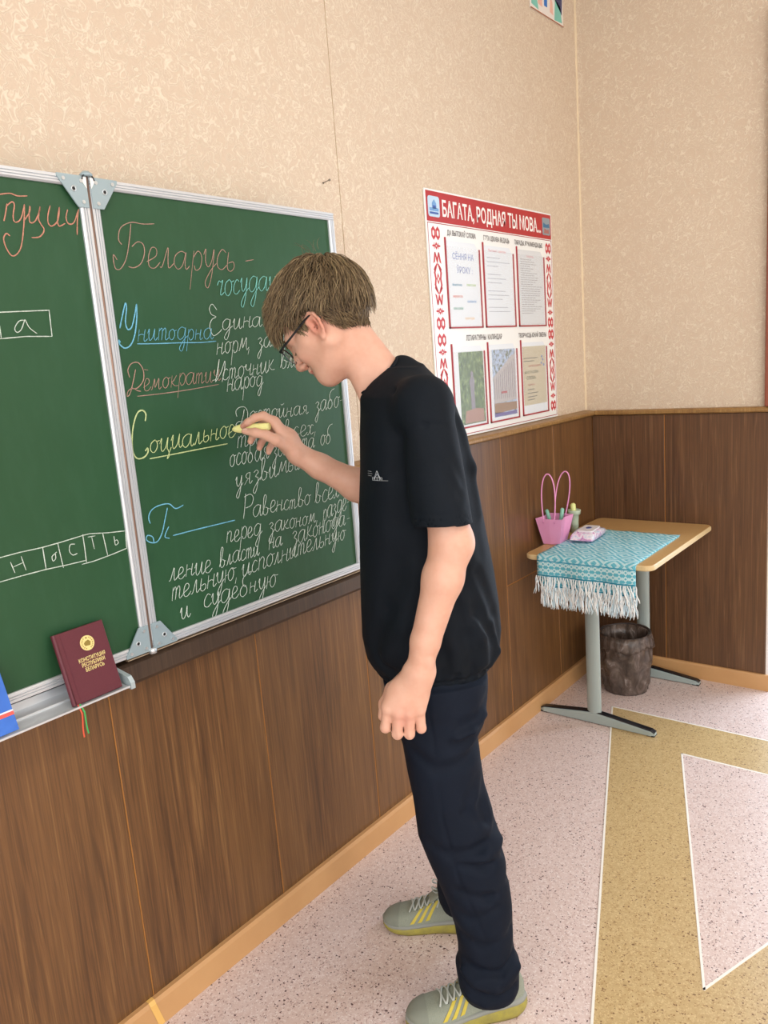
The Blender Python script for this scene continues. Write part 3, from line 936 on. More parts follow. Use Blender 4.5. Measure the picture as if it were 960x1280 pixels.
for txt, x0, x1, z, s in (('ДА ВЫТОКАЎ СЛОВА', -1.107, -0.918, 1.9475, 0.0235), ('ГЭТА ЦІКАВА ВЕДАЦЬ', -0.864, -0.672, 1.9475, 0.0235),
                          ('ПАРАДЫ, РЭКАМЕНДАЦЫІ', -0.630, -0.395, 1.9475, 0.0235), ('ЛІТАРАТУРНЫ  КАЛЯНДАР', -1.021, -0.762, 1.585, 0.0260),
                          ('ТВОРЧАСЦЬ ЮНАЙ ЗМЕНЫ', -0.629, -0.388, 1.586, 0.0245)):
    text_mesh(txt, s, ink, ps, 'heading_lettering', (x0, PF - 0.0008, z), UX, UZ, 0.0, x1 - x0, bold=0.02)


# woven ornament borders
def ornament(xc, zt, hgt, w):
    """one repeat group of the red woven pattern: linked diamonds, star, horned figures"""
    P = []

    def dia(cx, cz, rx, rz, t):
        # outlined diamond from four bars
        q = [(cx, cz + rz), (cx + rx, cz), (cx, cz - rz), (cx - rx, cz)]
        i = [(cx, cz + rz - t * 1.6), (cx + rx - t, cz), (cx, cz - rz + t * 1.6), (cx - rx + t, cz)]
        for k in range(4):
            P.append([q[k], q[(k + 1) % 4], i[(k + 1) % 4], i[k]])

    def hexa(cx, cz, rx, rz, t):
        q = [(cx, cz + rz), (cx + rx, cz + rz * .5), (cx + rx, cz - rz * .5), (cx, cz - rz), (cx - rx, cz - rz * .5), (cx - rx, cz + rz * .5)]
        i = [(cx + (a - cx) * (1 - t / rx), cz + (b - cz) * (1 - t / rx)) for a, b in q]
        for k in range(6):
            P.append([q[k], q[(k + 1) % 6], i[(k + 1) % 6], i[k]])
    H = hgt
    u = w / 2
    for s in (0, 1):
        zc = (lambda f: zt - H * f) if s == 0 else (lambda f: zt - H * (1 - f))
        sg = 1 if s == 0 else -1
        hexa(xc - u * .52, zc(.065), u * .48, H * .066, .0062)
        hexa(xc + u * .52, zc(.065), u * .48, H * .066, .0062)
        zz = zc(.185)
        dia(xc, zz, u * .42, H * .036, .0055)
        for sx in (-1, 1):
            P.append([(xc + sx * u * .42, zz + .010), (xc + sx * u * .52, zz + .010), (xc + sx * u * .52, zz - .010), (xc + sx * u * .42, zz - .010)])
            P.append([(xc + sx * u * .55, zz + .004), (xc + sx * u * .95, zz + .002), (xc + sx * u * .95, zz - .002), (xc + sx * u * .55, zz - .004)])
        # horned M shape
        za, zb, zm = zc(.245), zc(.355), zc(.30)
        for sx in (-1, 1):
            P.append([(xc + sx * u * .35, za), (xc + sx * u * .62, za + sg * -.004), (xc + sx * u * .95, zb), (xc + sx * u * .55, zb + sg * .006)])
            P.append([(xc + sx * u * .35, za), (xc + sx * u * .60, za), (xc + sx * u * .05, zb), (xc, zm)])
            P.append([(xc, zb), (xc + sx * u * .28, zb), (xc + sx * u * .95, zc(.44)), (xc + sx * u * .58, zc(.44))])
            P.append([(xc + sx * u * .50, zc(.37)), (xc + sx * u * .95, zc(.41)), (xc + sx * u * .80, zc(.43)), (xc + sx * u * .45, zc(.40))])
            P.append([(xc + sx * u * .58, zc(.44)), (xc + sx * u * .95, zc(.44)), (xc + sx * u * .75, zc(.50)), (xc + sx * u * .42, zc(.50))])
    dia(xc, zt - H * .5, u * .40, H * .055, .005)
    return P


mor = mat('ornament_red', 'C23038', 0.45)
for (xc, zt, h_, w_) in ((-1.177, 1.971, 0.346, 0.050), (-1.177, 1.613, 0.346, 0.050), (-0.343, 1.971, 0.350, 0.046), (-0.343, 1.617, 0.350, 0.046)):
    mb = MB()
    for q in ornament(xc, zt, h_, w_):
        mb.prism(q, 'y', PF - 0.0007, PF)
    fix_normals(mb.build('woven_ornament', mor, ps, kind='stuff'))

clear = mat('clear_pocket_acrylic', 'F4F8FA', 0.12, Transmission_Weight=0.0)
clear.node_tree.nodes['Principled BSDF'].inputs['Alpha'].default_value = 0.07
pk = [(-1.127, 1.629, -0.900, 1.939), (-0.8775, 1.629, -0.646, 1.939), (-0.621, 1.629, -0.386, 1.940),
      (-1.125, 1.268, -0.900, 1.575), (-0.878, 1.268, -0.650, 1.575), (-0.620, 1.269, -0.391, 1.576)]
prn = random.Random(8)
for k, (x0, z0, x1, z1) in enumerate(pk):
    t = 0.0052
    mb = MB()
    y0_, y1_ = PF - 0.0045, PF
    mb.box((x0, y0_, z0), (x0 + t, y1_, z1)).box((x1 - t * .8, y0_, z0), (x1, y1_, z1 - 0.030)).box((x0, y0_, z0), (x1, y1_, z0 + t))
    pocket = mb.build('pocket', darkred, ps)
    a = (x0 + t + 0.006, z0 + t + 0.002, x1 - t - 0.006, z1 - 0.010)
    pm = paper2 if k == 2 else paper
    sh = MB().prism([(a[0], a[1]), (a[2], a[1]), (a[2], a[3] - 0.022), (a[2] - 0.020, a[3]), (a[0], a[3])], 'y', PF - 0.0016, PF - 0.0004)
    sheet = fix_normals(sh.build('paper_sheet', pm, pocket))
    yy = PF - 0.0018
    if k == 0:
        bl = mat('ink_blue', '7E8FC0', 0.5)
        text_mesh('СЁННЯ НА', 0.030, bl, sheet, 'lettering', (-1.083, yy, 1.868), UX, UZ, 0.0, 0.140, bold=0.01)
        text_mesh('ЎРОКУ :', 0.030, bl, sheet, 'lettering', (-1.060, yy, 1.822), UX, UZ, 0.0, 0.105, bold=0.01)
        for txt, x, z, c in (('фанетыка', -1.093, 1.777, '3C8FB0'), ('лексіка', -1.000, 1.778, '9FC070'), ('марфалогія', -1.093, 1.737, 'E07A66'),
                             ('сінтаксіс', -1.000, 1.720, '4E8FC8'), ('арфаграфія', -1.093, 1.695, '4CA08A'), ('культура', -1.020, 1.660, 'E6BC7E')):
            text_mesh(txt, 0.0125, mat('ink_' + c, c, 0.5), sheet, 'lettering', (x, yy, z), UX, UZ, 0.0, 0.062, bold=0.02)
    elif k in (1, 2):
        li = MB()
        m_i = mat('ink_line_%d' % k, 'A6ACB8' if k == 1 else 'A2A0A4', 0.6)
        z = 1.885 if k == 1 else 1.892
        step = 0.0152 if k == 1 else 0.0088
        j = 0
        while z > z0 + 0.045:
            if not (k == 1 and j % 4 == 3):
                L = prn.uniform(0.45, 0.95)
                x = a[0] + 0.018
                while x < a[0] + 0.018 + (a[2] - a[0] - 0.036) * L:
                    ww = prn.uniform(0.008, 0.026)
                    li.box((x, yy - 0.0002, z), (x + ww, yy, z + 0.0026))
                    x += ww + 0.004
            j += 1
            z -= step
        li.build('printed_lines', m_i, sheet, kind='stuff')
        text_mesh('Пытанні і адказы' if k == 1 else 'Памятка', 0.0125, mat('ink_red_%d' % k, 'DDA0A4', 0.5), sheet, 'lettering', (a[0] + (0.030 if k == 1 else 0.07), yy, 1.908 if k == 1 else 1.902), UX, UZ, 0.0, 0.13 if k == 1 else 0.06, bold=0.01)
    elif k == 3:
        g = mat('photo_foliage', rough=0.4)
        nn = noise(g, coords(g, (1, 1, 0.6)), 70, 4, 0.7)
        LK(g, ramp(g, nn.outputs['Fac'], [(0.3, '2F4A34'), (0.48, '57704C'), (0.6, '7C9564'), (0.72, 'BFD08C')]), bsdf(g).inputs['Base Color'])
        MB().box((-1.082, yy - 0.0004, 1.281), (-0.914, yy, 1.544)).build('photo_print', g, sheet, label='printed photo of a statue among green trees')
        st = mat('photo_statue', '8A8894', 0.5)
        fix_normals(poly_mb([[(-1.012, 1.335), (-0.985, 1.335), (-0.987, 1.40), (-0.982, 1.44), (-0.990, 1.452), (-0.990, 1.468), (-1.000, 1.476), (-1.008, 1.468), (-1.007, 1.453), (-1.018, 1.438), (-1.012, 1.40)]], yy - 0.0004).build('photo_figure', st, sheet))
        fix_normals(poly_mb([[(-1.060, 1.285), (-0.925, 1.285), (-0.928, 1.330), (-0.975, 1.336), (-1.050, 1.330)]], yy - 0.0005).build('photo_plinth', mat('photo_plinth', 'A88478', 0.5), sheet))
    elif k == 4:
        g = mat('photo_sky', rough=0.4)
        nn = noise(g, coords(g), 60, 4, 0.7)
        LK(g, ramp(g, nn.outputs['Fac'], [(0.38, '5E6B48'), (0.5, 'A8B6CC'), (0.62, 'B4CBE8')]), bsdf(g).inputs['Base Color'])
        MB().box((-0.848, yy - 0.0004, 1.286), (-0.669, yy, 1.545)).build('photo_print', g, sheet, label='printed photo of a pale civic building')
        wl = mat('photo_facade', 'B9B4B4', 0.5)
        fix_normals(poly_mb([[(-0.846, 1.34), (-0.670, 1.345), (-0.670, 1.525), (-0.700, 1.520), (-0.760, 1.485), (-0.846, 1.440)]], yy - 0.0004).build('photo_facade', wl, sheet))
        mb = MB()
        for q in range(11):
            x = -0.842 + q * 0.0158
            mb.box((x, yy - 0.0011, 1.355), (x + 0.0035, yy - 0.0008, 1.430 + 0.0075 * q))
        mb.build('photo_ribs', mat('photo_rib', '8B8690', 0.5), sheet, kind='stuff')
        fix_normals(poly_mb([[(-0.846, 1.300), (-0.670, 1.306), (-0.670, 1.336), (-0.846, 1.340)]], yy - 0.0004).build('photo_base', mat('photo_base', '96785E', 0.5), sheet))
        fix_normals(poly_mb([[(-0.846, 1.288), (-0.670, 1.288), (-0.670, 1.302), (-0.760, 1.300), (-0.846, 1.305)]], yy - 0.0004).build('photo_road', mat('photo_road', '6C64A0', 0.5), sheet))
        fix_normals(poly_mb([[(-0.790, 1.375), (-0.745, 1.375), (-0.745, 1.383), (-0.790, 1.383)]], yy - 0.0012).build('photo_sign', mat('photo_sign', 'B0585C', 0.5), sheet))
    else:
        MB().box((-0.606, yy - 0.0004, 1.310), (-0.406, yy, 1.549)).build('leaflet', mat('beige_leaflet', 'C9BFA4', 0.55), sheet, label='beige printed leaflet')
        mb = MB()
        for (x, z, L) in ((-0.600, 1.500, .12), (-0.600, 1.488, .09), (-0.575, 1.372, .06), (-0.575, 1.357, .09), (-0.575, 1.342, .08), (-0.575, 1.330, .06)):
            mb.box((x, yy - 0.0008, z), (x + L, yy - 0.0005, z + 0.003))
        mb.build('printed_lines', mat('leaflet_ink', '6A6A64', 0.6), sheet, kind='stuff')
        text_mesh('МАСТАЦТВА', 0.013, mat('leaflet_grey', '87866E', 0.5), sheet, 'lettering', (-0.596, yy - 0.0008, 1.440), UX, UZ, 0.0, 0.12, bold=0.05)
        text_mesh('СЛОВА', 0.018, mat('leaflet_grey_2', '87866E', 0.5), sheet, 'lettering', (-0.580, yy - 0.0008, 1.415), UX, UZ, 0.0, 0.08, bold=0.05)
        text_mesh('запрашаем', 0.013, mat('leaflet_red', 'C08070', 0.5), sheet, 'lettering', (-0.560, yy - 0.0008, 1.466), UX, UZ, 0.0, 0.11, bold=0.01)
        text_mesh('конкурс', 0.012, mat('leaflet_red_2', 'C08070', 0.5), sheet, 'lettering', (-0.570, yy - 0.0008, 1.390), UX, UZ, 0.0, 0.06, bold=0.01)
        fl = MB()
        for (x, z) in ((-0.440, 1.505), (-0.432, 1.492), (-0.445, 1.478), (-0.425, 1.470)):
            fl.prism([(x + 0.007 * math.cos(i * math.pi / 3), z + 0.006 * math.sin(i * math.pi / 3)) for i in range(6)], 'y', yy - 0.0009, yy - 0.0005)
        fix_normals(fl.build('flower_print', mat('leaflet_blue', '8090B8', 0.5), sheet, kind='stuff'))
    # clear front
    MB().box((x0 + t, PF - 0.0042, z0 + t), (x1 - t, PF - 0.0036, z1 - 0.028)).build('clear_cover', clear, pocket)

# lower edge of a colourful drawing hung high near the corner
dr = thing('wall_drawing', 'colourful drawing high on the wall beside the corner, cut by the top of the photo', 'drawing', (-0.2675, WY, 2.857))
MB().box((-0.413, WY - 0.004, 2.857), (-0.122, WY - 0.0005, 3.20), 0.0006).build('picture_card', mat('drawing_paper', 'E9E2DA', 0.6), dr)
MB().box((-0.413, WY - 0.0055, 2.857), (-0.122, WY - 0.004, 2.861)).build('lower_edge', mat('drawing_edge', 'A86A4A', 0.6), dr)
for polys, c in (([[(-0.405, 2.875), (-0.345, 2.866), (-0.365, 2.93), (-0.385, 3.00), (-0.405, 2.96)], [(-0.205, 2.865), (-0.135, 2.870), (-0.150, 2.930), (-0.195, 2.945)]], '7CC4B4'),
                 ([[(-0.295, 2.895), (-0.268, 2.895), (-0.262, 3.15), (-0.290, 3.15)]], '2C74C4'),
                 ([[(-0.255, 2.99), (-0.200, 2.945), (-0.165, 2.92), (-0.135, 2.90), (-0.127, 2.99), (-0.160, 3.0), (-0.200, 3.03), (-0.235, 3.10)]], '3A3A62'),
                 ([[(-0.200, 3.00), (-0.175, 2.98), (-0.165, 3.02), (-0.190, 3.05)], [(-0.335, 2.98), (-0.310, 2.97), (-0.300, 3.10), (-0.330, 3.10)]], 'D6DC62'),
                 ([[(-0.350, 2.89), (-0.310, 2.885), (-0.315, 2.95), (-0.345, 2.96)], [(-0.245, 2.885), (-0.215, 2.88), (-0.22, 2.93), (-0.24, 2.94)]], 'E9B9A6')):
    pm_ = mat('paint_' + c, c, 0.6)
    for pl_ in polys:
        fix_normals(poly_mb([pl_], WY - 0.004, 0.0006).build('paint_patch', pm_, dr))

# ------------------------------------------------------------------ desk in the corner
DH = 0.730
desk = thing('school_desk', 'small school desk with a tan top and grey metal legs in the corner', 'desk', (-0.41, -0.28, 0.0))
tan = M_noisy('tan_desk_top', 'BE9660', 'C7A06A', 14, 0.36, vec=(1, 8, 1))
edge_m = mat('pale_desk_edge', 'D8BE8E', 0.4)
dx0, dx1, dy0, dy1 = -0.782, -0.040, -0.556, -0.034


def rr(x0, y0, x1, y1, r, n=6):
    out = []
    for cx, cy, a0 in ((x1 - r, y1 - r, 0), (x0 + r, y1 - r, 90), (x0 + r, y0 + r, 180), (x1 - r, y0 + r, 270)):
        for k in range(n + 1):
            a = math.radians(a0 + 90 * k / n)
            out.append((cx + r * math.cos(a), cy + r * math.sin(a)))
    return out


mb = MB()
ringz = [(0.004, DH - 0.022), (0.0, DH - 0.018), (0.0, DH - 0.004), (0.004, DH - 0.0005)]
mb.rings([[(x, y, z) for (x, y) in rr(dx0 + i, dy0 + i, dx1 - i, dy1 - i, 0.035)] for i, z in ringz])
fix_normals(mb.build('edge_band', edge_m, desk))
mb = MB().prism(rr(dx0 + 0.004, dy0 + 0.004, dx1 - 0.004, dy1 - 0.004, 0.032), 'z', DH - 0.0008, DH)
fix_normals(mb.build('table_top', tan, desk))
grey_m = mat('grey_green_powder_coat', 'A3AFAB', 0.4, 0.1)
blk = mat('black_glossy_cap', '16181E', 0.22)
CXN, CXF, CY = -0.655, -0.095, -0.262
for cx in (CXN, CXF):
    # oval column
    def oval(z, a=0.0165, b=0.030):
        return [(cx + a * math.cos(t * math.pi / 10), CY + b * math.sin(t * math.pi / 10), z) for t in range(20)]
    mb = MB().rings([oval(0.045), oval(DH - 0.03)])
    leg = fix_normals(mb.build('leg', grey_m, desk, smooth=False))
    # foot: tapered bar with black top cap
    y0, y1 = (-0.022, -0.515)
    def foot_ring(y, hw, z0_, z1_):
        return [(cx - hw, y, z0_), (cx + hw, y, z0_), (cx + hw, y, z1_ * .8), (cx + hw * .7, y, z1_), (cx - hw * .7, y, z1_), (cx - hw, y, z1_ * .8)]
    ys = [y0, y0 - 0.015, CY + 0.05, CY, CY - 0.05, y1 + 0.015, y1]
    hs = [0.017, 0.024, 0.046, 0.050, 0.046, 0.024, 0.017]
    mb = MB().rings([foot_ring(y, 0.0165 if 0 < i < 6 else 0.012, 0.004, h_) for i, (y, h_) in enumerate(zip(ys, hs))])
    foot = fix_normals(mb.build('foot', grey_m, desk))
    mb = MB().rings([[(cx - 0.0150, y, h_ - .001), (cx + 0.0150, y, h_ - .001), (cx + 0.011, y, h_ + 0.003), (cx - 0.011, y, h_ + 0.003)] for y, h_ in zip(ys, hs)])
    fix_normals(mb.build('black_cap', blk, foot))
    mb = MB().box((cx - 0.015, y1, 0.0), (cx + 0.015, y1 + 0.03, 0.005)).box((cx - 0.015, y0 - 0.03, 0.0), (cx + 0.015, y0, 0.005))
    mb.box((cx - 0.0155, y1, 0.0035), (cx + 0.0155, y0, 0.006))
    mb.build('glide', blk, foot)
mb = MB().box((CXN, CY - 0.012, DH - 0.06), (CXF, CY + 0.012, DH - 0.025), 0.002)
for cx in (CXN, CXF):
    mb.box((cx - 0.012, -0.49, DH - 0.045), (cx + 0.012, -0.09, DH - 0.022), 0.002)
mb.build('under_frame', grey_m, desk)

# ------------------------------------------------------------------ woven runner with fringes
tow = thing('table_runner', 'turquoise and white woven runner with long fringes hanging over the desk', 'runner', (-0.55, -0.30, DH))
wv = mat('turquoise_woven_cloth', rough=0.9)
# pattern in desk coordinates: u across (world y), v along (world x / drop)
tc = N(wv, 'ShaderNodeUVMap'); tc.uv_map = 'weave'
sp = N(wv, 'ShaderNodeSeparateXYZ'); LK(wv, tc.outputs['UV'], sp.inputs[0])


def mth(m, op, a, b=None, c=None):
    n_ = N(m, 'ShaderNodeMath', operation=op)
    for i, v in enumerate((a, b, c)):
        if v is None:
            continue
        if isinstance(v, (int, float)):
            n_.inputs[i].default_value = v
        else:
            LK(m, v, n_.inputs[i])
    return n_.outputs[0]


U, V = sp.outputs[0], sp.outputs[1]          # metres
qU = mth(wv, 'DIVIDE', mth(wv, 'FLOOR', mth(wv, 'DIVIDE', U, 0.004)), 250)
qV = mth(wv, 'DIVIDE', mth(wv, 'FLOOR', mth(wv, 'DIVIDE', V, 0.004)), 250)


def zig(u, v, pu, amp, per, lo, hi):
    """zigzag lines: distance of v to a triangle wave in u"""
    tri = mth(wv, 'PINGPONG', u, pu)
    s = mth(wv, 'ADD', v, mth(wv, 'MULTIPLY', tri, amp))
    fr = mth(wv, 'FRACT', mth(wv, 'DIVIDE', s, per))
    return mth(wv, 'MULTIPLY', mth(wv, 'GREATER_THAN', fr, lo), mth(wv, 'LESS_THAN', fr, hi))


z1_ = zig(qU, qV, 0.05, 1.0, 0.05, 0.0, 0.42)
z2_ = zig(qU, mth(wv, 'MULTIPLY', qV, -1), 0.05, 1.0, 0.05, 0.0, 0.42)
z3_ = zig(qU, qV, 0.0125, 1.0, 0.0125, 0.0, 0.45)
xor = mth(wv, 'ABSOLUTE', mth(wv, 'SUBTRACT', z1_, z2_))
qU3 = mth(wv, 'DIVIDE', mth(wv, 'FLOOR', mth(wv, 'DIVIDE', U, 0.003)), 333.33)
qV3 = mth(wv, 'DIVIDE', mth(wv, 'FLOOR', mth(wv, 'DIVIDE', V, 0.003)), 333.33)
dmd = mth(wv, 'ADD', mth(wv, 'PINGPONG', qU3, 0.040), mth(wv, 'PINGPONG', qV3, 0.060))
nest = mth(wv, 'LESS_THAN', mth(wv, 'FRACT', mth(wv, 'DIVIDE', dmd, 0.026)), 0.50)
body = mth(wv, 'MULTIPLY_ADD', z3_, 0.25, mth(wv, 'MULTIPLY', nest, 0.85))
# band near the hem: small lattice
l1 = zig(U, V, 0.012, 1.0, 0.024, 0.0, 0.30)
l2 = zig(U, mth(wv, 'MULTIPLY', V, -1), 0.012, 1.0, 0.024, 0.0, 0.30)
lat = mth(wv, 'MAXIMUM', l1, l2)
inb = mth(wv, 'MULTIPLY', mth(wv, 'GREATER_THAN', V, 0.496), mth(wv, 'LESS_THAN', V, 0.545))
ln = mth(wv, 'ADD', mth(wv, 'COMPARE', V, 0.492, 0.0022), mth(wv, 'COMPARE', V, 0.5495, 0.0022))
pat = mth(wv, 'ADD', mth(wv, 'MULTIPLY', mth(wv, 'SUBTRACT', 1.0, inb), body), mth(wv, 'MULTIPLY', inb, mth(wv, 'SUBTRACT', 1.0, lat)))
weave = mth(wv, 'MULTIPLY', mth(wv, 'SINE', mth(wv, 'MULTIPLY', V, 2600)), 0.12)
pat2 = mth(wv, 'ADD', pat, weave)
cc = mix(wv, pat2, 'C4E2E4', '55AFC2')
cc = mix(wv, ln, cc, '2E93B0')
LK(wv, cc, bsdf(wv).inputs['Base Color'])
bump(wv, pat2, 0.4, 0.0008)

ylo, yhi = -0.497, -0.098


def runner_grid(off_z, x_far, drop, jitter, x_edge, yshift=0.0, shrink=0.0):
    rows = []
    s_tab = x_far - x_edge
    nV = 46
    for i in range(nV + 1):
        s = (s_tab + drop) * i / nV
        row = []
        for j in range(33):
            u = j / 32
            y = ylo + (yhi - ylo) * u
            # taper of the free end as seen
            skew = 0.0
            if s <= s_tab - 0.010:
                x, z = x_far - s, DH + off_z
                z += 0.0010 * math.sin(y * 60 + s * 25) * jitter + 0.0008
            elif s <= s_tab + 0.014:
                a = (s - s_tab + 0.010) / 0.024 * math.pi / 2
                x = x_edge + 0.010 - 0.0125 * math.sin(a) - 0.002
                z = DH + off_z - 0.0125 * (1 - math.cos(a)) + 0.001
            else:
                d_ = s - s_tab - 0.014
                x = x_edge - 0.0055 - 0.004 * math.sin(y * 42 + 1) * min(1, d_ / 0.05) * jitter - 0.03 * d_
                z = DH + off_z - 0.0125 - d_
            if s > s_tab:
                d_ = s - s_tab
                y = y + yshift * d_ + shrink * (0.5 - u) * d_
            row.append((x, y, z, u * (yhi - ylo), (s - (s_tab + drop)) + 0.556))
        rows.append(row)
    return rows


def cloth(rows, name, m, parent, th=0.0018):
    mb = MB()
    P = [[(p[0], p[1], p[2]) for p in r] for r in rows]
    mb.grid(P)
    o = mb.build(name, m, parent, smooth=True)
    uv = o.data.uv_layers.new(name='weave')
    flatuv = [(p[3], p[4]) for r in rows for p in r]
    for l in o.data.loops:
        uv.data[l.index].uv = flatuv[l.vertex_index]
    md = o.modifiers.new('thickness', 'SOLIDIFY')
    md.thickness = th
    md.offset = 1
    return o


XE = dx0 - 0.001
r_up = runner_grid(0.0045, -0.292, 0.088, 1.0, XE - 0.004)
c_up = cloth(r_up, 'cloth', wv, tow)
r_lo = runner_grid(0.0012, -0.300, 0.128, 0.6, XE, yshift=-0.06, shrink=0.12)
c_lo = cloth(r_lo, 'folded_under_layer', wv, tow)

fr_m = M_noisy('white_fringe_cotton', 'E4EAEC', 'F4F2EC', 90, 0.95)
fr_b = M_noisy('pale_blue_fringe_cotton', 'BFDDEA', 'DDEBEE', 90, 0.95)
frn = random.Random(3)


def fringe(rows, n_, L, mat_, parent, dxo):
    last = rows[-1]
    mbs = MB()
    for k in range(n_):
        u = (k + frn.uniform(-.3, .3)) / (n_ - 1) * 32
        u = min(31.99, max(0, u))
        j = int(u)
        f = u - j
        p = Vector(last[j][:3]).lerp(Vector(last[j + 1][:3]), f)
        l = L * frn.uniform(0.82, 1.12)
        sw = frn.uniform(-0.016, 0.016)
        ph = frn.uniform(0, 6)
        pts = []
        for q in range(7):
            t = q / 6
            pts.append(p + Vector((dxo - 0.006 * t * frn.random(), sw * t + 0.003 * math.sin(ph + t * 7), -l * t + 0.004)))
        r_ = frn.uniform(0.0017, 0.0027)
        mbs.tube(pts, [r_ * .8, r_, r_ * 1.1, r_ * 1.1, r_ * 1.05, r_, r_ * .5], 5)
    return mbs.build('fringe', mat_, parent, smooth=True, kind='stuff')


fringe(r_lo, 100, 0.082, fr_b, tow, 0.0)
fringe(r_lo, 60, 0.080, fr_m, tow, -0.002)
fringe(r_up, 46, 0.070, fr_m, tow, -0.004)
fringe(r_up, 26, 0.072, fr_b, tow, -0.003)

# ------------------------------------------------------------------ pink bag with two long loop handles
bag = thing('tote_bag', 'small pink gift bag with tall loop handles standing on the desk by the wall', 'bag', (-0.560, -0.058, DH))
pink = M_noisy('pink_paper_plastic', 'E79AC4', 'EDA6CE', 20, 0.38)
pink_d = mat('pink_bag_inner', 'C96FA2', 0.5)
B0 = Vector((-0.563, -0.066, DH + 0.001))
ax = Vector((0.06, -1.0, 0)).normalized()      # panels that carry the handles face -x and +x
ay = Vector((-ax.y, ax.x, 0))
if ay.y > 0:
    pass
BH = 0.112


def bag_ring(z, L, Wd, pinch):
    """rectangle with side gussets folded inwards"""
    pts = [(-L / 2, -Wd / 2), (0.0, -Wd / 2 - 0.002), (L / 2, -Wd / 2), (L / 2 - pinch, 0), (L / 2, Wd / 2), (0.0, Wd / 2 + 0.002), (-L / 2, Wd / 2), (-L / 2 + pinch, 0)]
    return [B0 + ax * a + ay * b + Vector((0, 0, z)) for a, b in pts]


mb = MB()
outer = [bag_ring(0.0, 0.070, 0.080, 0.001), bag_ring(0.004, 0.073, 0.084, 0.001), bag_ring(BH * .5, 0.096, 0.102, 0.006), bag_ring(BH, 0.118, 0.122, 0.013)]
inner = [bag_ring(BH - 0.0005, 0.115, 0.119, 0.013), bag_ring(BH * .5, 0.093, 0.099, 0.006), bag_ring(0.006, 0.070, 0.080, 0.001)]
mb.rings(outer + inner)
fix_normals(mb.build('bag_body', pink, bag))
for s in (-1, 1):
    w_ = ay * (s * 0.0585)
    for e, lean in ((0, 0),):
        c = B0 + w_ + Vector((0, 0, BH - 0.006))
        pts = []
        n_ = 30
        for k in range(n_ + 1):
            t = math.pi * k / n_
            x = -math.cos(t) * 0.024
            x *= 1.0 + 0.85 * math.sin(t)
            z = math.sin(t) * (0.186 if s > 0 else 0.196)
            tilt = -0.14 if s > 0 else -0.03
            pts.append(c + ax * (x - z * tilt) + ay * (s * 0.010 * math.sin(t)) + Vector((0, 0, z)))
        pts = [pts[0] - Vector((0, 0, 0.012))] + pts + [pts[-1] - Vector((0, 0, 0.012))]
        MB().tube(pts, 0.0029, 8).build('handle', mat('pink_handle_tube', 'EC9CCB', 0.3) if s < 0 else bpy.data.materials['pink_handle_tube'], bag, smooth=True)
    rv = MB()
    for u in (-0.024, 0.024):
        p = B0 + ax * u + ay * (s * 0.0585) + Vector((0, 0, BH - 0.016))
        rv = MB().tube([p - ay * s * 0.001, p + ay * s * 0.0022], 0.0034, 8)
        rv.build('rivet', mat('pink_rivet', 'C676A4', 0.35), bag)

# wipes pack lying on the runner
wp = thing('wet_wipes_pack', 'shiny lilac and white pack of wet wipes lying on the turquoise runner', 'pack', (-0.47, -0.175, DH + 0.008))
wc = Vector((-0.470, -0.172, DH + 0.0078))
wa = Vector((0.86, 0.10, 0)).normalized()
wa = Vector((1.0, 0.10, 0)).normalized()
wb = Vector((-wa.y, wa.x, 0))
foil = mat('lilac_foil', rough=0.22)
nn = noise(foil, coords(foil), 34, 2, 0.5, 1.2)
LK(foil, ramp(foil, nn.outputs['Fac'], [(0.32, 'C48FC4'), (0.45, 'E6C4DE'), (0.52, 'F2ECF2'), (0.66, 'BFD0E6'), (0.75, 'D886B4')]), bsdf(foil).inputs['Base Color'])
mb = MB()
rings = []
for (u, hw, h0, h1) in ((-0.098, 0.040, 0.010, 0.0115), (-0.092, 0.043, 0.008, 0.014), (-0.080, 0.045, 0.001, 0.028), (-0.04, 0.047, 0, 0.036), (0.0, 0.048, 0, 0.038),
                       (0.04, 0.047, 0, 0.036), (0.080, 0.045, 0.001, 0.028), (0.092, 0.043, 0.008, 0.014), (0.098, 0.040, 0.010, 0.0115)):
    ring = []
    for k in range(20):
        t = 2 * math.pi * k / 20
        c_, s_ = math.cos(t), math.sin(t)
        b_ = math.copysign(abs(c_) ** 0.45, c_) * hw
        z_ = (h0 + h1) / 2 + math.copysign(abs(s_) ** 0.45, s_) * (h1 - h0) / 2
        ring.append(wc + wa * u * 1.05 + wb * b_ * 1.08 + Vector((0, 0, z_ + 0.001)))
    rings.append(ring)
mb.rings(rings)
fix_normals(mb.build('foil_pack', foil, wp, smooth=True))
def on_pack(pts, z0_, z1_):
    mb = MB()
    n_ = len(pts)
    lo = [wc + wa * a + wb * b + Vector((0, 0, z0_)) for a, b in pts]
    hi = [wc + wa * a + wb * b + Vector((0, 0, z1_)) for a, b in pts]
    return mb.rings([lo, hi])
fix_normals(on_pack(rr(-0.055, -0.034, 0.060, 0.030, 0.010), 0.036, 0.0415).build('closure_flap', mat('white_flap', 'F4F2F4', 0.25), wp))
fix_normals(on_pack([(0.010 + 0.017 * math.cos(a * .524), 0.012 * math.sin(a * .524)) for a in range(12)], 0.0414, 0.0422).build('flap_mark', mat('deep_blue_mark', '2B4E9E', 0.3), wp, label='blue oval mark on the flap'))

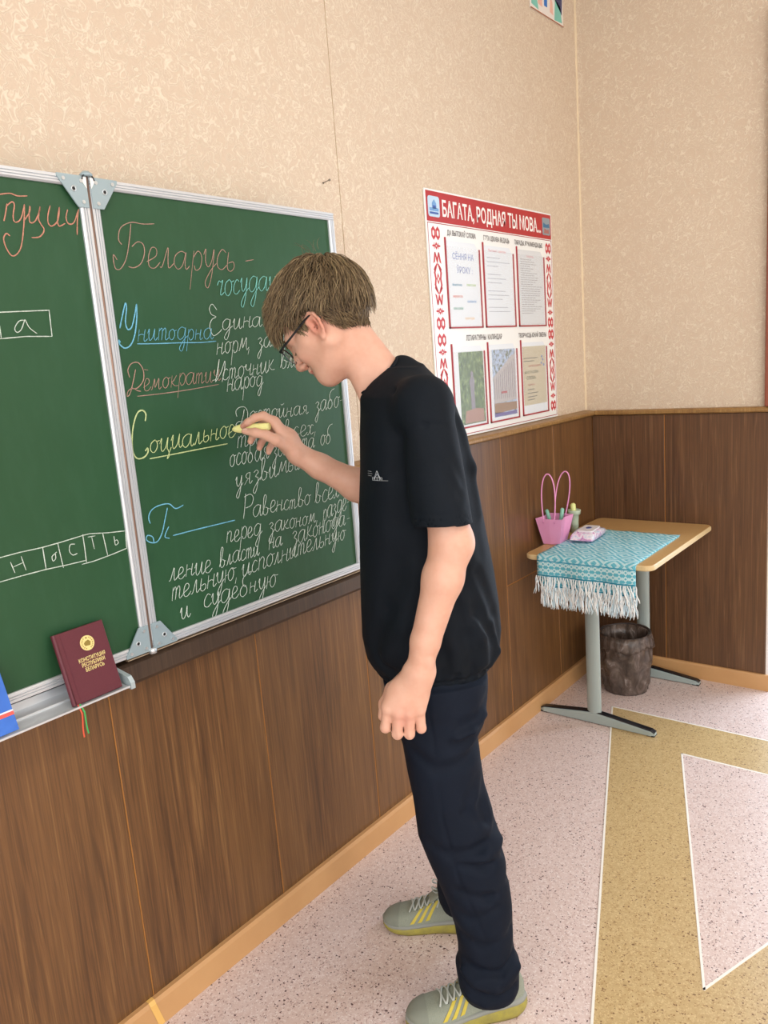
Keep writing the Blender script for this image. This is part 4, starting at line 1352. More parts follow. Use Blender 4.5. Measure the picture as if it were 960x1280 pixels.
# clear cup holding pens behind the bag
cup = thing('pen_cup', 'narrow pale translucent cup with a wide rim behind the pink bag', 'cup', (-0.365, -0.062, DH))
cc_ = Vector((-0.365, -0.062, DH + 0.001))
cupm = mat('milky_cup_plastic', 'D6E6CC', 0.25)
cupm.node_tree.nodes['Principled BSDF'].inputs['Alpha'].default_value = 0.75
mb = MB()
def circ(c, r_, z, n_=20):
    return [(c.x + r_ * math.cos(2 * math.pi * k / n_), c.y + r_ * math.sin(2 * math.pi * k / n_), c.z + z) for k in range(n_)]
mb.rings([circ(cc_, 0.017, 0), circ(cc_, 0.018, 0.05), circ(cc_, 0.020, 0.080), circ(cc_, 0.027, 0.082), circ(cc_, 0.029, 0.100), circ(cc_, 0.026, 0.102), circ(cc_, 0.018, 0.08), circ(cc_, 0.015, 0.004)])
fix_normals(mb.build('cup_body', cupm, cup, smooth=True))
def marker(name, label, base, top, r_, c, tipc=None):
    t = thing(name, label, 'pen', base)
    base, top = Vector(base), Vector(top)
    d_ = (top - base)
    MB().tube([base, base + d_ * .96, base + d_], [r_, r_, r_ * .55], 12).build('barrel', mat(name + '_colour_' + c, c, 0.35), t, smooth=True)
    MB().tube([base + d_ * .62, base + d_ * .64], r_ * 1.12, 12).build('cap_ring', mat(name + '_ring_' + c, tipc or c, 0.35), t)
    return t
marker('marker_pen', 'pale yellow marker standing in the cup behind the pink bag', cc_ + Vector((0.004, -0.004, 0.004)), cc_ + Vector((-0.012, 0.000, 0.132)), 0.0115, 'E9EE9C', 'F2F2C4')
marker('marker_pen', 'mint green pen sticking out of the pink bag, the right one', Vector((-0.535, -0.070, DH + 0.008)), Vector((-0.515, -0.080, DH + 0.140)), 0.0085, '8CC8B0', 'A8D8C4')
marker('marker_pen', 'mint green pen sticking out of the pink bag, the left one leaning', Vector((-0.545, -0.060, DH + 0.008)), Vector((-0.540, -0.018, DH + 0.135)), 0.0080, '84C0AA', 'A0D0BC')

# ------------------------------------------------------------------ waste bin with a dark bag
bn = thing('waste_bin', 'round waste bin lined with a crumpled dark translucent bag under the desk', 'bin', (-0.275, -0.245, 0.0))
bc = Vector((-0.275, -0.245, 0.0))
bm_ = mat('smoky_bin_bag', rough=0.24)
nn = noise(bm_, coords(bm_, (1, 1, 0.5)), 22, 4, 0.6, 1.4)
LK(bm_, ramp(bm_, nn.outputs['Fac'], [(0.3, '3A302B'), (0.48, '54473F'), (0.62, '6A5C54'), (0.74, 'A0958F')]), bsdf(bm_).inputs['Base Color'])
bump(bm_, nn.outputs['Fac'], 0.9, 0.006)
from mathutils import noise as mnoise
mb = MB()
rings = []
NZ, NA = 30, 72
for i in range(NZ + 1):
    t = i / NZ
    z = 0.002 + t * 0.262
    r0 = 0.092 + 0.016 * t
    bul = 0.010 * math.sin(math.pi * t)
    ring = []
    for k in range(NA):
        a = 2 * math.pi * k / NA
        q = Vector((math.cos(a) * 1.6, math.sin(a) * 1.6, z * 7))
        f = mnoise.fractal(q * 1.5, 1.0, 2.0, 3) * 0.012 + abs(mnoise.noise(q * 2.6)) * 0.010
        tight = 0.25 if t > 0.90 else (0.3 if t < 0.05 else 1)
        r_ = r0 + bul + f * tight
        ring.append((bc.x + r_ * math.cos(a), bc.y + r_ * math.sin(a), z))
    rings.append(ring)
for (z, dr_) in ((0.268, -0.002), (0.266, -0.010), (0.22, -0.013), (0.12, -0.017), (0.02, -0.022)):
    ring = []
    for k in range(NA):
        a = 2 * math.pi * k / NA
        q = Vector((math.cos(a) * 2, math.sin(a) * 2, z * 12))
        r_ = 0.108 + dr_ - (abs(mnoise.noise(q * 1.7)) * 0.014 if z < 0.26 else 0)
        ring.append((bc.x + r_ * math.cos(a), bc.y + r_ * math.sin(a), z))
    rings.append(ring)
mb.rings(rings)
fix_normals(mb.build('bin_liner', bm_, bn, smooth=True))
mb = MB()
for k in range(26):
    a = 2 * math.pi * k / 26
    p = Vector((bc.x + 0.110 * math.cos(a), bc.y + 0.110 * math.sin(a), 0))
    q = Vector((math.cos(a), math.sin(a), 0))
mb.tube([(bc.x + 0.108 * math.cos(2 * math.pi * k / 48), bc.y + 0.108 * math.sin(2 * math.pi * k / 48), 0.268) for k in range(48)], 0.0045, 8, closed=True)
mb.build('rim', mat('dark_bin_rim', '3A302C', 0.4), bn, smooth=True)
# folded-over skirt of the bag with gathers
mb = MB()
rings = []
for (z, r0, am) in ((0.272, 0.111, 0.001), (0.250, 0.1165, 0.003), (0.225, 0.119, 0.006), (0.212, 0.1195, 0.006)):
    rings.append([(bc.x + (r0 + am * math.sin(k * 1.7 + z * 20) * .6 + am * .5 * math.sin(k * 0.37)) * math.cos(2 * math.pi * k / 90),
                   bc.y + (r0 + am * math.sin(k * 1.7 + z * 20) * .6 + am * .5 * math.sin(k * 0.37)) * math.sin(2 * math.pi * k / 90),
                   z + am * 1.6 * math.sin(k * .31 + 1)) for k in range(90)])
mb.rings(rings, cap=False)
o = mb.build('folded_bag_edge', bm_, bn, smooth=True)
md = o.modifiers.new('t', 'SOLIDIFY'); md.thickness = 0.0012

# ------------------------------------------------------------------ red book leaning in the tray
book = thing('hardcover_book', 'dark red hardcover book with gold emblem and lettering leaning on the chalkboard', 'book', (-2.715, -0.108, 0.912))


def book_xf(bl, br, up):
    bl, br, up = Vector(bl), Vector(br), Vector(up)
    ex = (br - bl).normalized()
    n_ = ex.cross(up).normalized()           # towards viewer if ex right, up up -> ex x up = -? fixed below
    uz = up.normalized()
    return Matrix(((ex.x, -n_.x, uz.x, bl.x), (ex.y, -n_.y, uz.y, bl.y), (ex.z, -n_.z, uz.z, bl.z), (0, 0, 0, 1)))
    # local x = right, y = away from viewer, z = up along the cover
BW, BHH, BT = 0.108, 0.147, 0.012
up = Vector((0.0, 0.044, 0.150)).normalized()
bl = Vector((-2.771, -0.1215, 0.9060))
br = bl + Vector((0.104, 0.002, 0.000)).normalized() * BW
ex_ = (br - bl).normalized()
up = (up - ex_ * up.dot(ex_)).normalized()
XF = book_xf(bl, br, up)
cloth_red = M_noisy('maroon_leatherette', '581B26', '61222E', 260, 0.5, 0.25, 0.0004)
gold = mat('gold_foil', 'E8D48C', 0.35, 0.0)
mb = MB(XF).box((0.0, 0.0, 0.0), (BW, 0.0028, BHH), 0.0008)
cov = mb.build('front_cover', cloth_red, book)
MB(XF).box((0.0, BT - 0.0028, 0.0), (BW, BT, BHH), 0.0008).build('back_cover', cloth_red, book)
sp_pts = [(0.0005 - 0.0045 * math.sin(math.pi * k / 8), BT / 2 - math.cos(math.pi * k / 8) * BT / 2) for k in range(9)] + [(0.003, BT), (0.003, 0.0)]
mb = MB(XF); mb.prism(sp_pts, 'z', 0.0, BHH)
fix_normals(mb.build('spine', cloth_red, book))
MB(XF).box((0.004, 0.0028, 0.003), (BW - 0.003, BT - 0.0028, BHH - 0.003)).build('page_block', mat('page_edges', 'E6DDC8', 0.7), book)
MB(XF).box((0.011, -0.0004, 0.001), (0.0135, 0.0001, BHH - 0.001)).build('hinge_groove', mat('maroon_groove', '5A1D2A', 0.6), cov)
# emblem
ec = (0.062, BHH - 0.036)
mb = MB(XF); mb.prism([(ec[0] + 0.0155 * math.cos(k * math.pi / 14), ec[1] + 0.0155 * math.sin(k * math.pi / 14)) for k in range(28)], 'y', -0.0008, 0.0)
em = fix_normals(mb.build('gold_emblem', gold, cov, label='round gold emblem'))
mb = MB(XF)
for s in (-1, 1):
    for k in range(7):
        a0, a1 = math.radians(-70 + k * 20), math.radians(-56 + k * 20)
        for (r0, r1) in ((0.0108, 0.0138),):
            mb.prism([(ec[0] + s * r0 * math.cos(a0), ec[1] + r0 * math.sin(a0)), (ec[0] + s * r1 * math.cos((a0 + a1) / 2), ec[1] + r1 * math.sin((a0 + a1) / 2)), (ec[0] + s * r0 * math.cos(a1), ec[1] + r0 * math.sin(a1))], 'y', -0.0012, -0.0008)
mb.prism([(ec[0] - 0.006, ec[1] - 0.005), (ec[0] + 0.005, ec[1] - 0.006), (ec[0] + 0.0075, ec[1] + 0.001), (ec[0] + 0.003, ec[1] + 0.006), (ec[0] - 0.004, ec[1] + 0.004), (ec[0] - 0.008, ec[1] + 0.000)], 'y', -0.0012, -0.0008)
mb.prism([(ec[0] + 0.0022 * math.cos(math.pi / 2 + k * 2 * math.pi / 5 * 2), ec[1] + 0.0105 + 0.0022 * math.sin(math.pi / 2 + k * 4 * math.pi / 5)) for k in range(5)], 'y', -0.0012, -0.0008)
fix_normals(mb.build('emblem_relief', mat('dark_gold', '94803C', 0.4, 0.3), em))
exw = (XF.to_3x3() @ Vector((1, 0, 0)))
uzw = (XF.to_3x3() @ Vector((0, 0, 1)))
for i, (txt, wd_) in enumerate((('КОНСТИТУЦИЯ', 0.060), ('РЕСПУБЛИКИ', 0.052), ('БЕЛАРУСЬ', 0.042))):
    o_ = XF @ Vector((0.063 - wd_ / 2, -0.0006, BHH - 0.070 - i * 0.0105))
    text_mesh(txt, 0.0108, gold, cov, 'gold_lettering', o_, exw, uzw, 0.0, wd_, bold=0.018)
# ribbon bookmarks
for nm, c, dx_, L_ in (('green', '3FA85A', 0.004, 0.062), ('orange red', 'D9573A', 0.0, 0.066)):
    p = XF @ Vector((0.003 + dx_, 0.006, 0.0))
    pts = []
    for k in range(9):
        t = k / 8
        pts.append((p.x + (0.004 * t if nm == 'green' else -0.002 * t) + 0.001 * math.sin(t * 6), -0.1345 + (0.010 * (1 - min(1, t * 4))), p.z + 0.004 - L_ * t))
    mb = MB()
    mb.rings([[(q[0] - 0.0014, q[1], q[2]), (q[0] + 0.0014, q[1], q[2]), (q[0] + 0.0014, q[1] - 0.0006, q[2]), (q[0] - 0.0014, q[1] - 0.0006, q[2])] for q in pts])
    fix_normals(mb.build('ribbon_bookmark', mat('ribbon_' + nm.replace(' ', '_'), c, 0.6), book, label=nm + ' ribbon bookmark'))

# ------------------------------------------------------------------ blue booklet cut by the left edge of the picture
bk = thing('booklet', 'blue booklet with a red stripe standing in the chalk tray at the left edge', 'booklet', (-2.94, -0.108, 0.912))
bl = Vector((-3.033, -0.120, 0.9060))
upb = Vector((0.0, 0.056, 0.150)).normalized()
exb = Vector((1, 0.005, 0.0)).normalized()
upb = (upb - exb * upb.dot(exb)).normalized()
XB = book_xf(bl, bl + exb * 0.148, upb)
bmt = mat('blue_glossy_print', rough=0.35)
nn = noise(bmt, coords(bmt), 14, 3, 0.5, 1.0)
LK(bmt, mix(bmt, nn.outputs['Fac'], '2257B4', '3E7BD8'), bsdf(bmt).inputs['Base Color'])
cb = MB(XB).box((0, 0, 0), (0.148, 0.003, 0.160), 0.0006).build('cover', bmt, bk)
MB(XB).box((0, -0.0004, 0.030), (0.148, 0.0, 0.037)).build('stripe', mat('red_stripe', 'E2574C', 0.4), cb)
MB(XB).box((0, -0.0004, 0.037), (0.148, 0.0, 0.040)).build('stripe', mat('white_stripe', 'D9E2F0', 0.4), cb)

# ------------------------------------------------------------------ the boy: signed-distance modelling in his own frame (a = forward, b = to his right, z = up)
PO = np.array([-2.13, -0.5, 0.0])
PH = np.array([-0.6499675, 0.759962, 0.0])
PR = np.array([0.759962, 0.6499675, 0.0])


def W3(p):
    p = np.asarray(p, float)
    return PO + np.outer(p[:, 0], PH) + np.outer(p[:, 1], PR) + np.outer(p[:, 2], [0, 0, 1])


class SDF:
    def __init__(self):
        self.items = []

    def add(self, fn, lo, hi, op='u', k=0.01):
        self.items.append((fn, np.array(lo, np.float32), np.array(hi, np.float32), op, k))

    def ev(self, P, lo=None, hi=None, m=0.03):
        D = np.full(len(P), 0.2, np.float32)
        for fn, l, h, op, k in self.items:
            if lo is not None and (np.any(l - m - k > hi) or np.any(h + m + k < lo)):
                continue
            d = fn(P)
            if op == 'u':
                if k > 0:
                    t = np.maximum(k - np.abs(D - d), 0) / k
                    D = np.minimum(D, d) - t * t * k * 0.25
                else:
                    D = np.minimum(D, d)
            elif op == 's':
                t = np.maximum(k - np.abs(-D - d), 0) / max(k, 1e-6)
                D = np.maximum(D, -d) + t * t * k * 0.25
            elif op == 'd':                        # displacement, only near the surface
                D = D + d
        return D

    def mesh(self, lo, hi, h):
        lo = np.array(lo, np.float32)
        n = np.ceil((np.array(hi) - lo) / h).astype(int) + 1
        V = np.full(tuple(n), 0.2, np.float32)
        B = 20
        ax = [lo[i] + h * np.arange(n[i], dtype=np.float32) for i in range(3)]
        for i in range(0, n[0], B):
            for j in range(0, n[1], B):
                for k in range(0, n[2], B):
                    sl = (slice(i, min(i + B, n[0])), slice(j, min(j + B, n[1])), slice(k, min(k + B, n[2])))
                    a, b, c = ax[0][sl[0]], ax[1][sl[1]], ax[2][sl[2]]
                    bl = np.array([a[0], b[0], c[0]]); bh = np.array([a[-1], b[-1], c[-1]])
                    ctr = ((bl + bh) / 2)[None, :].astype(np.float32)
                    dc = self.ev(ctr, bl, bh)[0]
                    half = np.linalg.norm(bh - bl) / 2
                    if abs(dc) > half * 1.5 + 0.02:
                        V[sl] = dc
                        continue
                    g = np.stack(np.meshgrid(a, b, c, indexing='ij'), -1).reshape(-1, 3)
                    V[sl] = self.ev(g, bl, bh).reshape(len(a), len(b), len(c))
        S = V < 0
        nx, ny, nz = V.shape
        # cell vertices
        cnt = np.zeros((nx - 1, ny - 1, nz - 1), np.float32)
        acc = np.zeros((nx - 1, ny - 1, nz - 1, 3), np.float32)
        idx = None
        act = np.zeros((nx - 1, ny - 1, nz - 1), bool)
        corners = [(a, b, c) for a in (0, 1) for b in (0, 1) for c in (0, 1)]
        s0 = S[:-1, :-1, :-1]
        for a, b, c in corners[1:]:
            act |= S[a:nx - 1 + a, b:ny - 1 + b, c:nz - 1 + c] != s0
        I = np.argwhere(act)
        vid = np.full(act.shape, -1, np.int32)
        vid[tuple(I.T)] = np.arange(len(I))
        acc = np.zeros((len(I), 3), np.float64)
        cn = np.zeros(len(I))
        for p in corners:
            for d in range(3):
                if p[d] == 1:
                    continue
                q = list(p); q[d] = 1
                va = V[I[:, 0] + p[0], I[:, 1] + p[1], I[:, 2] + p[2]].astype(float)
                vb = V[I[:, 0] + q[0], I[:, 1] + q[1], I[:, 2] + q[2]].astype(float)
                m = (va < 0) != (vb < 0)
                t = np.zeros(len(I)); t[m] = va[m] / (va[m] - vb[m])
                for e in range(3):
                    acc[m, e] += p[e] + (t[m] if e == d else 0)
                cn[m] += 1
        vert = lo + h * (I + acc / np.maximum(cn, 1)[:, None])
        faces = []
        for d in range(3):
            e1, e2 = [(1, 2), (2, 0), (0, 1)][d]
            sa = [slice(0, -1)] * 3; sb = [slice(0, -1)] * 3
            sb[d] = slice(1, None)
            full_a = [slice(None)] * 3; full_b = [slice(None)] * 3
            full_a[d] = slice(0, -1); full_b[d] = slice(1, None)
            ch = S[tuple(full_a)] != S[tuple(full_b)]
            E = np.argwhere(ch)
            E = E[(E[:, e1] > 0) & (E[:, e2] > 0) & (E[:, e1] < V.shape[e1] - 1) & (E[:, e2] < V.shape[e2] - 1)]
            ins = S[tuple(E.T)]
            q = []
            for (o1, o2) in ((-1, -1), (0, -1), (0, 0), (-1, 0)):
                c = E.copy(); c[:, e1] += o1; c[:, e2] += o2
                q.append(vid[tuple(c.T)])
            q = np.stack(q, 1)
            q[~ins] = q[~ins][:, ::-1]
            faces.append(q)
        F = np.concatenate(faces)
        F = F[(F >= 0).all(1)]
        # the (a,b,z) frame is left handed: flip
        return vert, F[:, ::-1]


def np_mesh(name, verts, faces, material, parent, smooth=True, label=None):
    me = bpy.data.meshes.new(name)
    verts = np.asarray(verts) - np.array(parent.location if parent is not None else (0, 0, 0))
    me.vertices.add(len(verts))
    me.vertices.foreach_set('co', verts.astype(np.float32).ravel())
    k = faces.shape[1]
    me.loops.add(faces.size)
    me.loops.foreach_set('vertex_index', faces.astype(np.int32).ravel())
    me.polygons.add(len(faces))
    me.polygons.foreach_set('loop_start', np.arange(0, faces.size, k, dtype=np.int32))
    me.update(calc_edges=True)
    me.validate()
    if smooth:
        me.shade_smooth()
    me.materials.append(material)
    o = bpy.data.objects.new(name, me)
    COL.objects.link(o)
    o.parent = parent
    if label:
        o['label'] = label
    return o


f32 = lambda x: np.asarray(x, np.float32)


def cone(S, a, b, ra, rb, op='u', k=0.01, flat=None, ff=1.0, xf=None):
    """round cone between a and b; flat = axis along which the section is squeezed by ff"""
    A, Bv = f32(a), f32(b)
    if xf is not None:
        A, Bv = xf(A), xf(Bv)
        if flat is not None:
            flat = xf(f32(flat), True)
    ab = Bv - A
    L2 = float(ab @ ab) + 1e-12
    fl = None if flat is None else f32(flat) / np.linalg.norm(flat)

    def fn(P):
        pa = P - A
        t = np.clip(pa @ ab / L2, 0, 1)
        q = pa - t[:, None] * ab
        if fl is not None:
            c = q @ fl
            q = q + (c * (1 / ff - 1))[:, None] * fl
        d = np.sqrt((q * q).sum(1)) - (ra + (rb - ra) * t)
        return d * (ff if fl is not None else 1)
    R = max(ra, rb)
    S.add(fn, np.minimum(A, Bv) - R, np.maximum(A, Bv) + R, op, k)
    return fn


def chain(S, pts, rad, **kw):
    for i in range(len(pts) - 1):
        cone(S, pts[i], pts[i + 1], rad[i], rad[i + 1], **kw)


def ell(S, c, r, op='u', k=0.01, M=None, C=None):
    """ellipsoid, optionally in a rotated frame M (rows = axes) with origin C"""
    r = f32(r)
    c = f32(c)
    if M is not None:
        cw = C + c @ M
        Mt = M.T
    else:
        cw, Mt = c, None
    cw = f32(cw)

    def fn(P):
        q = P - cw
        if Mt is not None:
            q = q @ Mt
        k0 = np.sqrt(((q / r) ** 2).sum(1))
        k1 = np.sqrt(((q / (r * r)) ** 2).sum(1)) + 1e-9
        return k0 * (k0 - 1) / k1
    R = r.max()
    S.add(fn, cw - R, cw + R, op, k)


def loft(S, sec, op='u', k=0.01, ex=2.3):
    """sec rows: z, front a, back a, centre b, half width b; ascending z"""
    T = np.array(sec, np.float32)

    def fn(P):
        z = P[:, 2]
        g = lambda i: np.interp(z, T[:, 0], T[:, i]).astype(np.float32)
        f, bk, cb, hw = g(1), g(2), g(3), g(4)
        ca, ra = (f + bk) / 2, (f - bk) / 2
        u, v = np.abs(P[:, 0] - ca) / ra, np.abs(P[:, 1] - cb) / hw
        rho = (u ** ex + v ** ex) ** (1 / ex)
        gr = rho * np.minimum(ra, hw) + 1e-6
        # gradient-normalised distance
        d = (rho - 1) * np.minimum(ra, hw) * np.where(u > v, ra / np.minimum(ra, hw), hw / np.minimum(ra, hw)) ** 0.6
        return np.maximum(d, np.maximum(T[0, 0] - z, z - T[-1, 0]))
    lo = (T[:, 2].min(), (T[:, 3] - T[:, 4]).min(), T[0, 0])
    hi = (T[:, 1].max(), (T[:, 3] + T[:, 4]).max(), T[-1, 0])
    S.add(fn, lo, hi, op, k)


def crease(S, pts, depth, width, ex=1.0):
    depth = depth * (1.45 if abs(depth) > .0034 else 1.0)
    """valley (depth > 0) or ridge (depth < 0) in cloth along a polyline"""
    for p, q in zip(pts, pts[1:]):
        A, Bv = f32(p), f32(q)
        ab = Bv - A
        L2 = float(ab @ ab)

        def fn(P, A=A, ab=ab, L2=L2):
            pa = P - A
            t = np.clip(pa @ ab / L2, 0, 1)
            qq = pa - t[:, None] * ab
            return (depth * np.exp(-(qq * qq).sum(1) / width ** 2)).astype(np.float32)
        m = width * 2.4
        S.add(fn, np.minimum(A, Bv) - m, np.maximum(A, Bv) + m, 'd', 0)


person = thing('person', 'boy in a black t-shirt and navy trousers leaning in to write on the chalkboard', 'person', tuple(PO))

# ---- head frame
_th, _pi = math.radians(22), math.radians(-38)
HF = np.array([math.cos(_pi) * math.cos(_th), math.cos(_pi) * math.sin(_th), math.sin(_pi)])
HU = np.array([-math.sin(_pi) * math.cos(_th), -math.sin(_pi) * math.sin(_th), math.cos(_pi)])
HL = np.array([math.sin(_th), -math.cos(_th), 0.0])
HM = f32([HF, HL, HU])
HC = f32([0.172, 0.0, 1.655])


def hx(p, vec=False):
    return f32(p) @ HM + (0 if vec else HC)


body = SDF()
# trunk and legs (mostly under the clothes)
loft(body, [(0.78, .05, -.11, 0, .11), (.88, .06, -.12, 0, .125), (1.0, .06, -.12, 0, .125), (1.15, .075, -.12, 0, .135),
            (1.3, .075, -.105, 0, .15), (1.4, .06, -.09, 0, .14), (1.46, .045, -.07, 0, .09)], k=0.02)
for s, kn, an in ((-1, (-.05, -.12, .48), (-.105, -.137, .10)), (1, (-.035, .12, .48), (-.065, .16, .10))):
    cone(body, (-.03, s * .066, .82), kn, .060, .044, k=.02)
    cone(body, kn, an, .050, .034, k=.02)
    cone(body, (-.005, 0, 1.455), (-.022, s * .155, 1.432), .048, .045, k=.03)
# neck
cone(body, (.105, 0.004, 1.590), (.030, 0, 1.475), .050, .054, k=.03)
cone(body, (.105, -0.036, 1.585), (.075, -.020, 1.445), .014, .012, k=.03)
# head
ell(body, (-.011, 0, -.001), (.094, .073, .085), k=.02, M=HM, C=HC)
ell(body, (-.035, 0, -.025), (.070, .066, .065), k=.03, M=HM, C=HC)
ell(body, (.030, 0, -.060), (.062, .060, .072), k=.03, M=HM, C=HC)
H = lambda *p: hx(p)
for s in (-1, 1):
    cone(body, H(.004, s * .054, -.090), H(.070, s * .014, -.128), .018, .015, k=.03)
    cone(body, H(.040, s * .050, -.058), H(.066, s * .038, -.066), .015, .014, k=.03)     # cheekbone
    cone(body, H(.088, s * .010, -.024), H(.070, s * .050, -.024), .011, .010, k=.018)    # brow
    ell(body, (.092, s * .031, -.044), (.014, .017, .011), op='s', k=.014, M=HM, C=HC)
    ell(body, (.074, s * .031, -.045), (.0135, .0155, .0125), k=.004, M=HM, C=HC)           # lidded eye
    ell(body, (.101, s * .0115, -.075), (.009, .0065, .006), k=.006, M=HM, C=HC)
cone(body, H(.065, 0, -.128), H(.074, 0, -.132), .018, .013, k=.02)
ell(body, (.040, 0, -.115), (.045, .040, .022), k=.03, M=HM, C=HC)
chain(body, [H(.089, 0, -.030), H(.101, 0, -.052), H(.1115, 0, -.068)], [.008, .0085, .0085], k=.012)
cone(body, H(.110, 0, -.070), H(.100, 0, -.079), .0078, .0055, k=.008)
chain(body, [H(.084, -.018, -.098), H(.093, -.007, -.093), H(.094, 0, -.094), H(.093, .007, -.093), H(.084, .018, -.098)], [.003, .006, .0055, .006, .003], k=.006)
chain(body, [H(.083, -.016, -.101), H(.090, 0, -.106), H(.083, .016, -.101)], [.003, .0065, .003], k=.006)
chain(body, [H(.087, -.021, -.099), H(.097, 0, -.0995), H(.087, .021, -.099)], [.0008, .0016, .0008], op='s', k=.003)
# ears
for s in (-1, 1):
    E_ = lambda x, z, y=0.0: hx((x, s * (.0775 + y - (x + .004) * 0.35), z))
    flat_ax = (0.35, s * 1.0, 0)
    fx = lambda v, vec=False: v
    cone(body, E_(-.002, -.040), E_(0.002, -.076), .0150, .0095, k=.003, flat=hx(flat_ax, True), ff=.26)
    chain(body, [E_(.010, -.052), E_(.011, -.038, .002), E_(.003, -.029, .003), E_(-.009, -.028, .005), E_(-.018, -.037, .006), E_(-.019, -.052, .005), E_(-.013, -.068, .003), E_(-.004, -.080, 0)],
          [.0028, .0032, .0034, .0036, .0036, .0034, .0032, .0036], k=.003)
    chain(body, [E_(-.001, -.036, .002), E_(-.009, -.044, .003), E_(-.009, -.058, .003), E_(-.001, -.068, .001)], [.002, .0026, .0028, .002], k=.003)
    cone(body, E_(.002, -.083), E_(.001, -.078), .0050, .0055, k=.004)
    cone(body, E_(.010, -.054, .001), E_(.009, -.062, .0), .0034, .0032, k=.004)
    ell(body, (.001, s * .0870, -.053), (.0085, .0130, .0160), op='s', k=.003, M=HM, C=HC)
# left arm (towards the camera), hanging
cone(body, (-.030, -.160, 1.435), (-.058, -.205, 1.250), .050, .043, k=.02)
cone(body, (-.058, -.205, 1.250), (-.066, -.217, 1.165), .043, .0405, k=.015)
cone(body, (-.065, -.217, 1.165), (-.044, -.222, 1.100), .0400, .0385, k=.02)
cone(body, (-.044, -.222, 1.100), (.000, -.232, .975), .0385, .0300, k=.02)
cone(body, (.000, -.232, .975), (.017, -.238, .915), .0292, .0262, k=.010)
ell(body, (-.089, -.214, 1.172), (.016, .020, .022), k=.02)
ell(body, (-.004, -.258, .936), (.007, .006, .010), k=.010)
# left hand
LK_ = [((.0865, -.238, .838), .0130), ((.0665, -.248, .831), .0130), ((.0440, -.249, .829), .0128), ((.0225, -.243, .832), .0120)]
for (kp, r_), wpt in zip(LK_, [(.034, -.232, .912), (.024, -.238, .912), (.013, -.240, .912), (.003, -.236, .912)]):
    cone(body, wpt, (kp[0] - .001, kp[1], kp[2] + .006), .0170, r_ + .0002, k=.018)
    cone(body, tuple(np.array(wpt) * .4 + np.array(kp) * .6 + np.array([0, .012, 0])), tuple(np.array(kp) + np.array([0, .012, 0.006])), .013, .011, k=.015)
ell(body, (.050, -.226, .866), (.036, .018, .036), k=.015)
for (kp, r_) in LK_:
    ell(body, (kp[0], kp[1] - .006, kp[2] + .002), (.0085, .0075, .0085), k=.008)


def fingers(S, chains_, k=.006):
    fns = []
    T = SDF()
    for pts, rad in chains_:
        c = SDF()
        chain(c, pts, rad, k=.005)
        fns.append(c)

    def fn(P):
        D = None
        for c in fns:
            d = c.ev(P)
            D = d if D is None else np.minimum(D, d)
        return D
    allp = np.array([p for pts, _ in chains_ for p in pts])
    S.add(fn, allp.min(0) - .015, allp.max(0) + .015, 'u', k)


fingers(body, [
    ([(.0865, -.238, .838), (.0940, -.241, .802), (.0900, -.215, .790), (.083, -.203, .804)], [.0120, .0106, .0100, .0088]),
    ([(.0665, -.248, .831), (.0710, -.250, .790), (.0680, -.222, .778), (.063, -.208, .794)], [.0122, .0108, .0102, .0090]),
    ([(.0440, -.249, .829), (.0465, -.250, .788), (.0445, -.222, .777), (.041, -.208, .793)], [.0120, .0106, .0100, .0088]),
    ([(.0225, -.243, .832), (.0215, -.244, .795), (.0215, -.219, .786), (.022, -.208, .800)], [.0110, .0098, .0092, .0082]),
], k=.003)
for _x in (.0770, .0555, .0335):
    chain(body, [(_x - .001, -.266, .845), (_x + .002, -.266, .815), (_x + .002, -.262, .785)], [.0015, .0042, .0050], op='s', k=.007)
chain(body, [(.040, -.214, .900), (.074, -.205, .868), (.092, -.206, .838), (.098, -.216, .815)], [.0150, .0135, .0110, .0095], k=.008)

# right arm reaching to the board
cone(body, (-.015, .150, 1.435), (.040, .205, 1.200), .050, .041, k=.02)
cone(body, (.040, .205, 1.195), (.115, .192, 1.238), .0405, .0385, k=.02)
cone(body, (.115, .192, 1.238), (.200, .182, 1.292), .0380, .0295, k=.02)
cone(body, (.200, .182, 1.292), (.250, .178, 1.327), .0295, .0262, k=.015)
# right hand
RK = [((.298, .165, 1.410), .0120), ((.297, .186, 1.399), .0120), ((.290, .203, 1.383), .0115), ((.283, .214, 1.365), .0105)]
for (kp, r_), wpt in zip(RK, [(.256, .164, 1.336), (.255, .176, 1.332), (.253, .187, 1.326), (.250, .192, 1.320)]):
    cone(body, wpt, kp, .0180, r_ + .0010, k=.016)
ell(body, (.272, .180, 1.362), (.028, .022, .030), k=.015)
fingers(body, [
    ([(.298, .165, 1.410), (.322, .158, 1.427), (.341, .156, 1.424), (.361, .160, 1.414), (.374, .168, 1.4055)], [.0118, .0100, .0098, .0086, .0074]),
    ([(.297, .186, 1.399), (.325, .196, 1.408), (.344, .199, 1.396), (.357, .194, 1.378), (.363, .186, 1.366)], [.0118, .0100, .0098, .0086, .0076]),
    ([(.290, .203, 1.383), (.313, .212, 1.384), (.330, .214, 1.372), (.341, .209, 1.358), (.345, .201, 1.347)], [.0112, .0096, .0094, .0084, .0074]),
    ([(.283, .214, 1.365), (.302, .222, 1.362), (.315, .222, 1.353), (.323, .216, 1.342), (.325, .209, 1.334)], [.0102, .0088, .0085, .0076, .0068]),
], k=.006)
chain(body, [(.268, .160, 1.350), (.296, .144, 1.368), (.318, .1395, 1.382), (.343, .1405, 1.3895), (.369, .1500, 1.3945)], [.0165, .0135, .0112, .0105, .0078], k=.007)

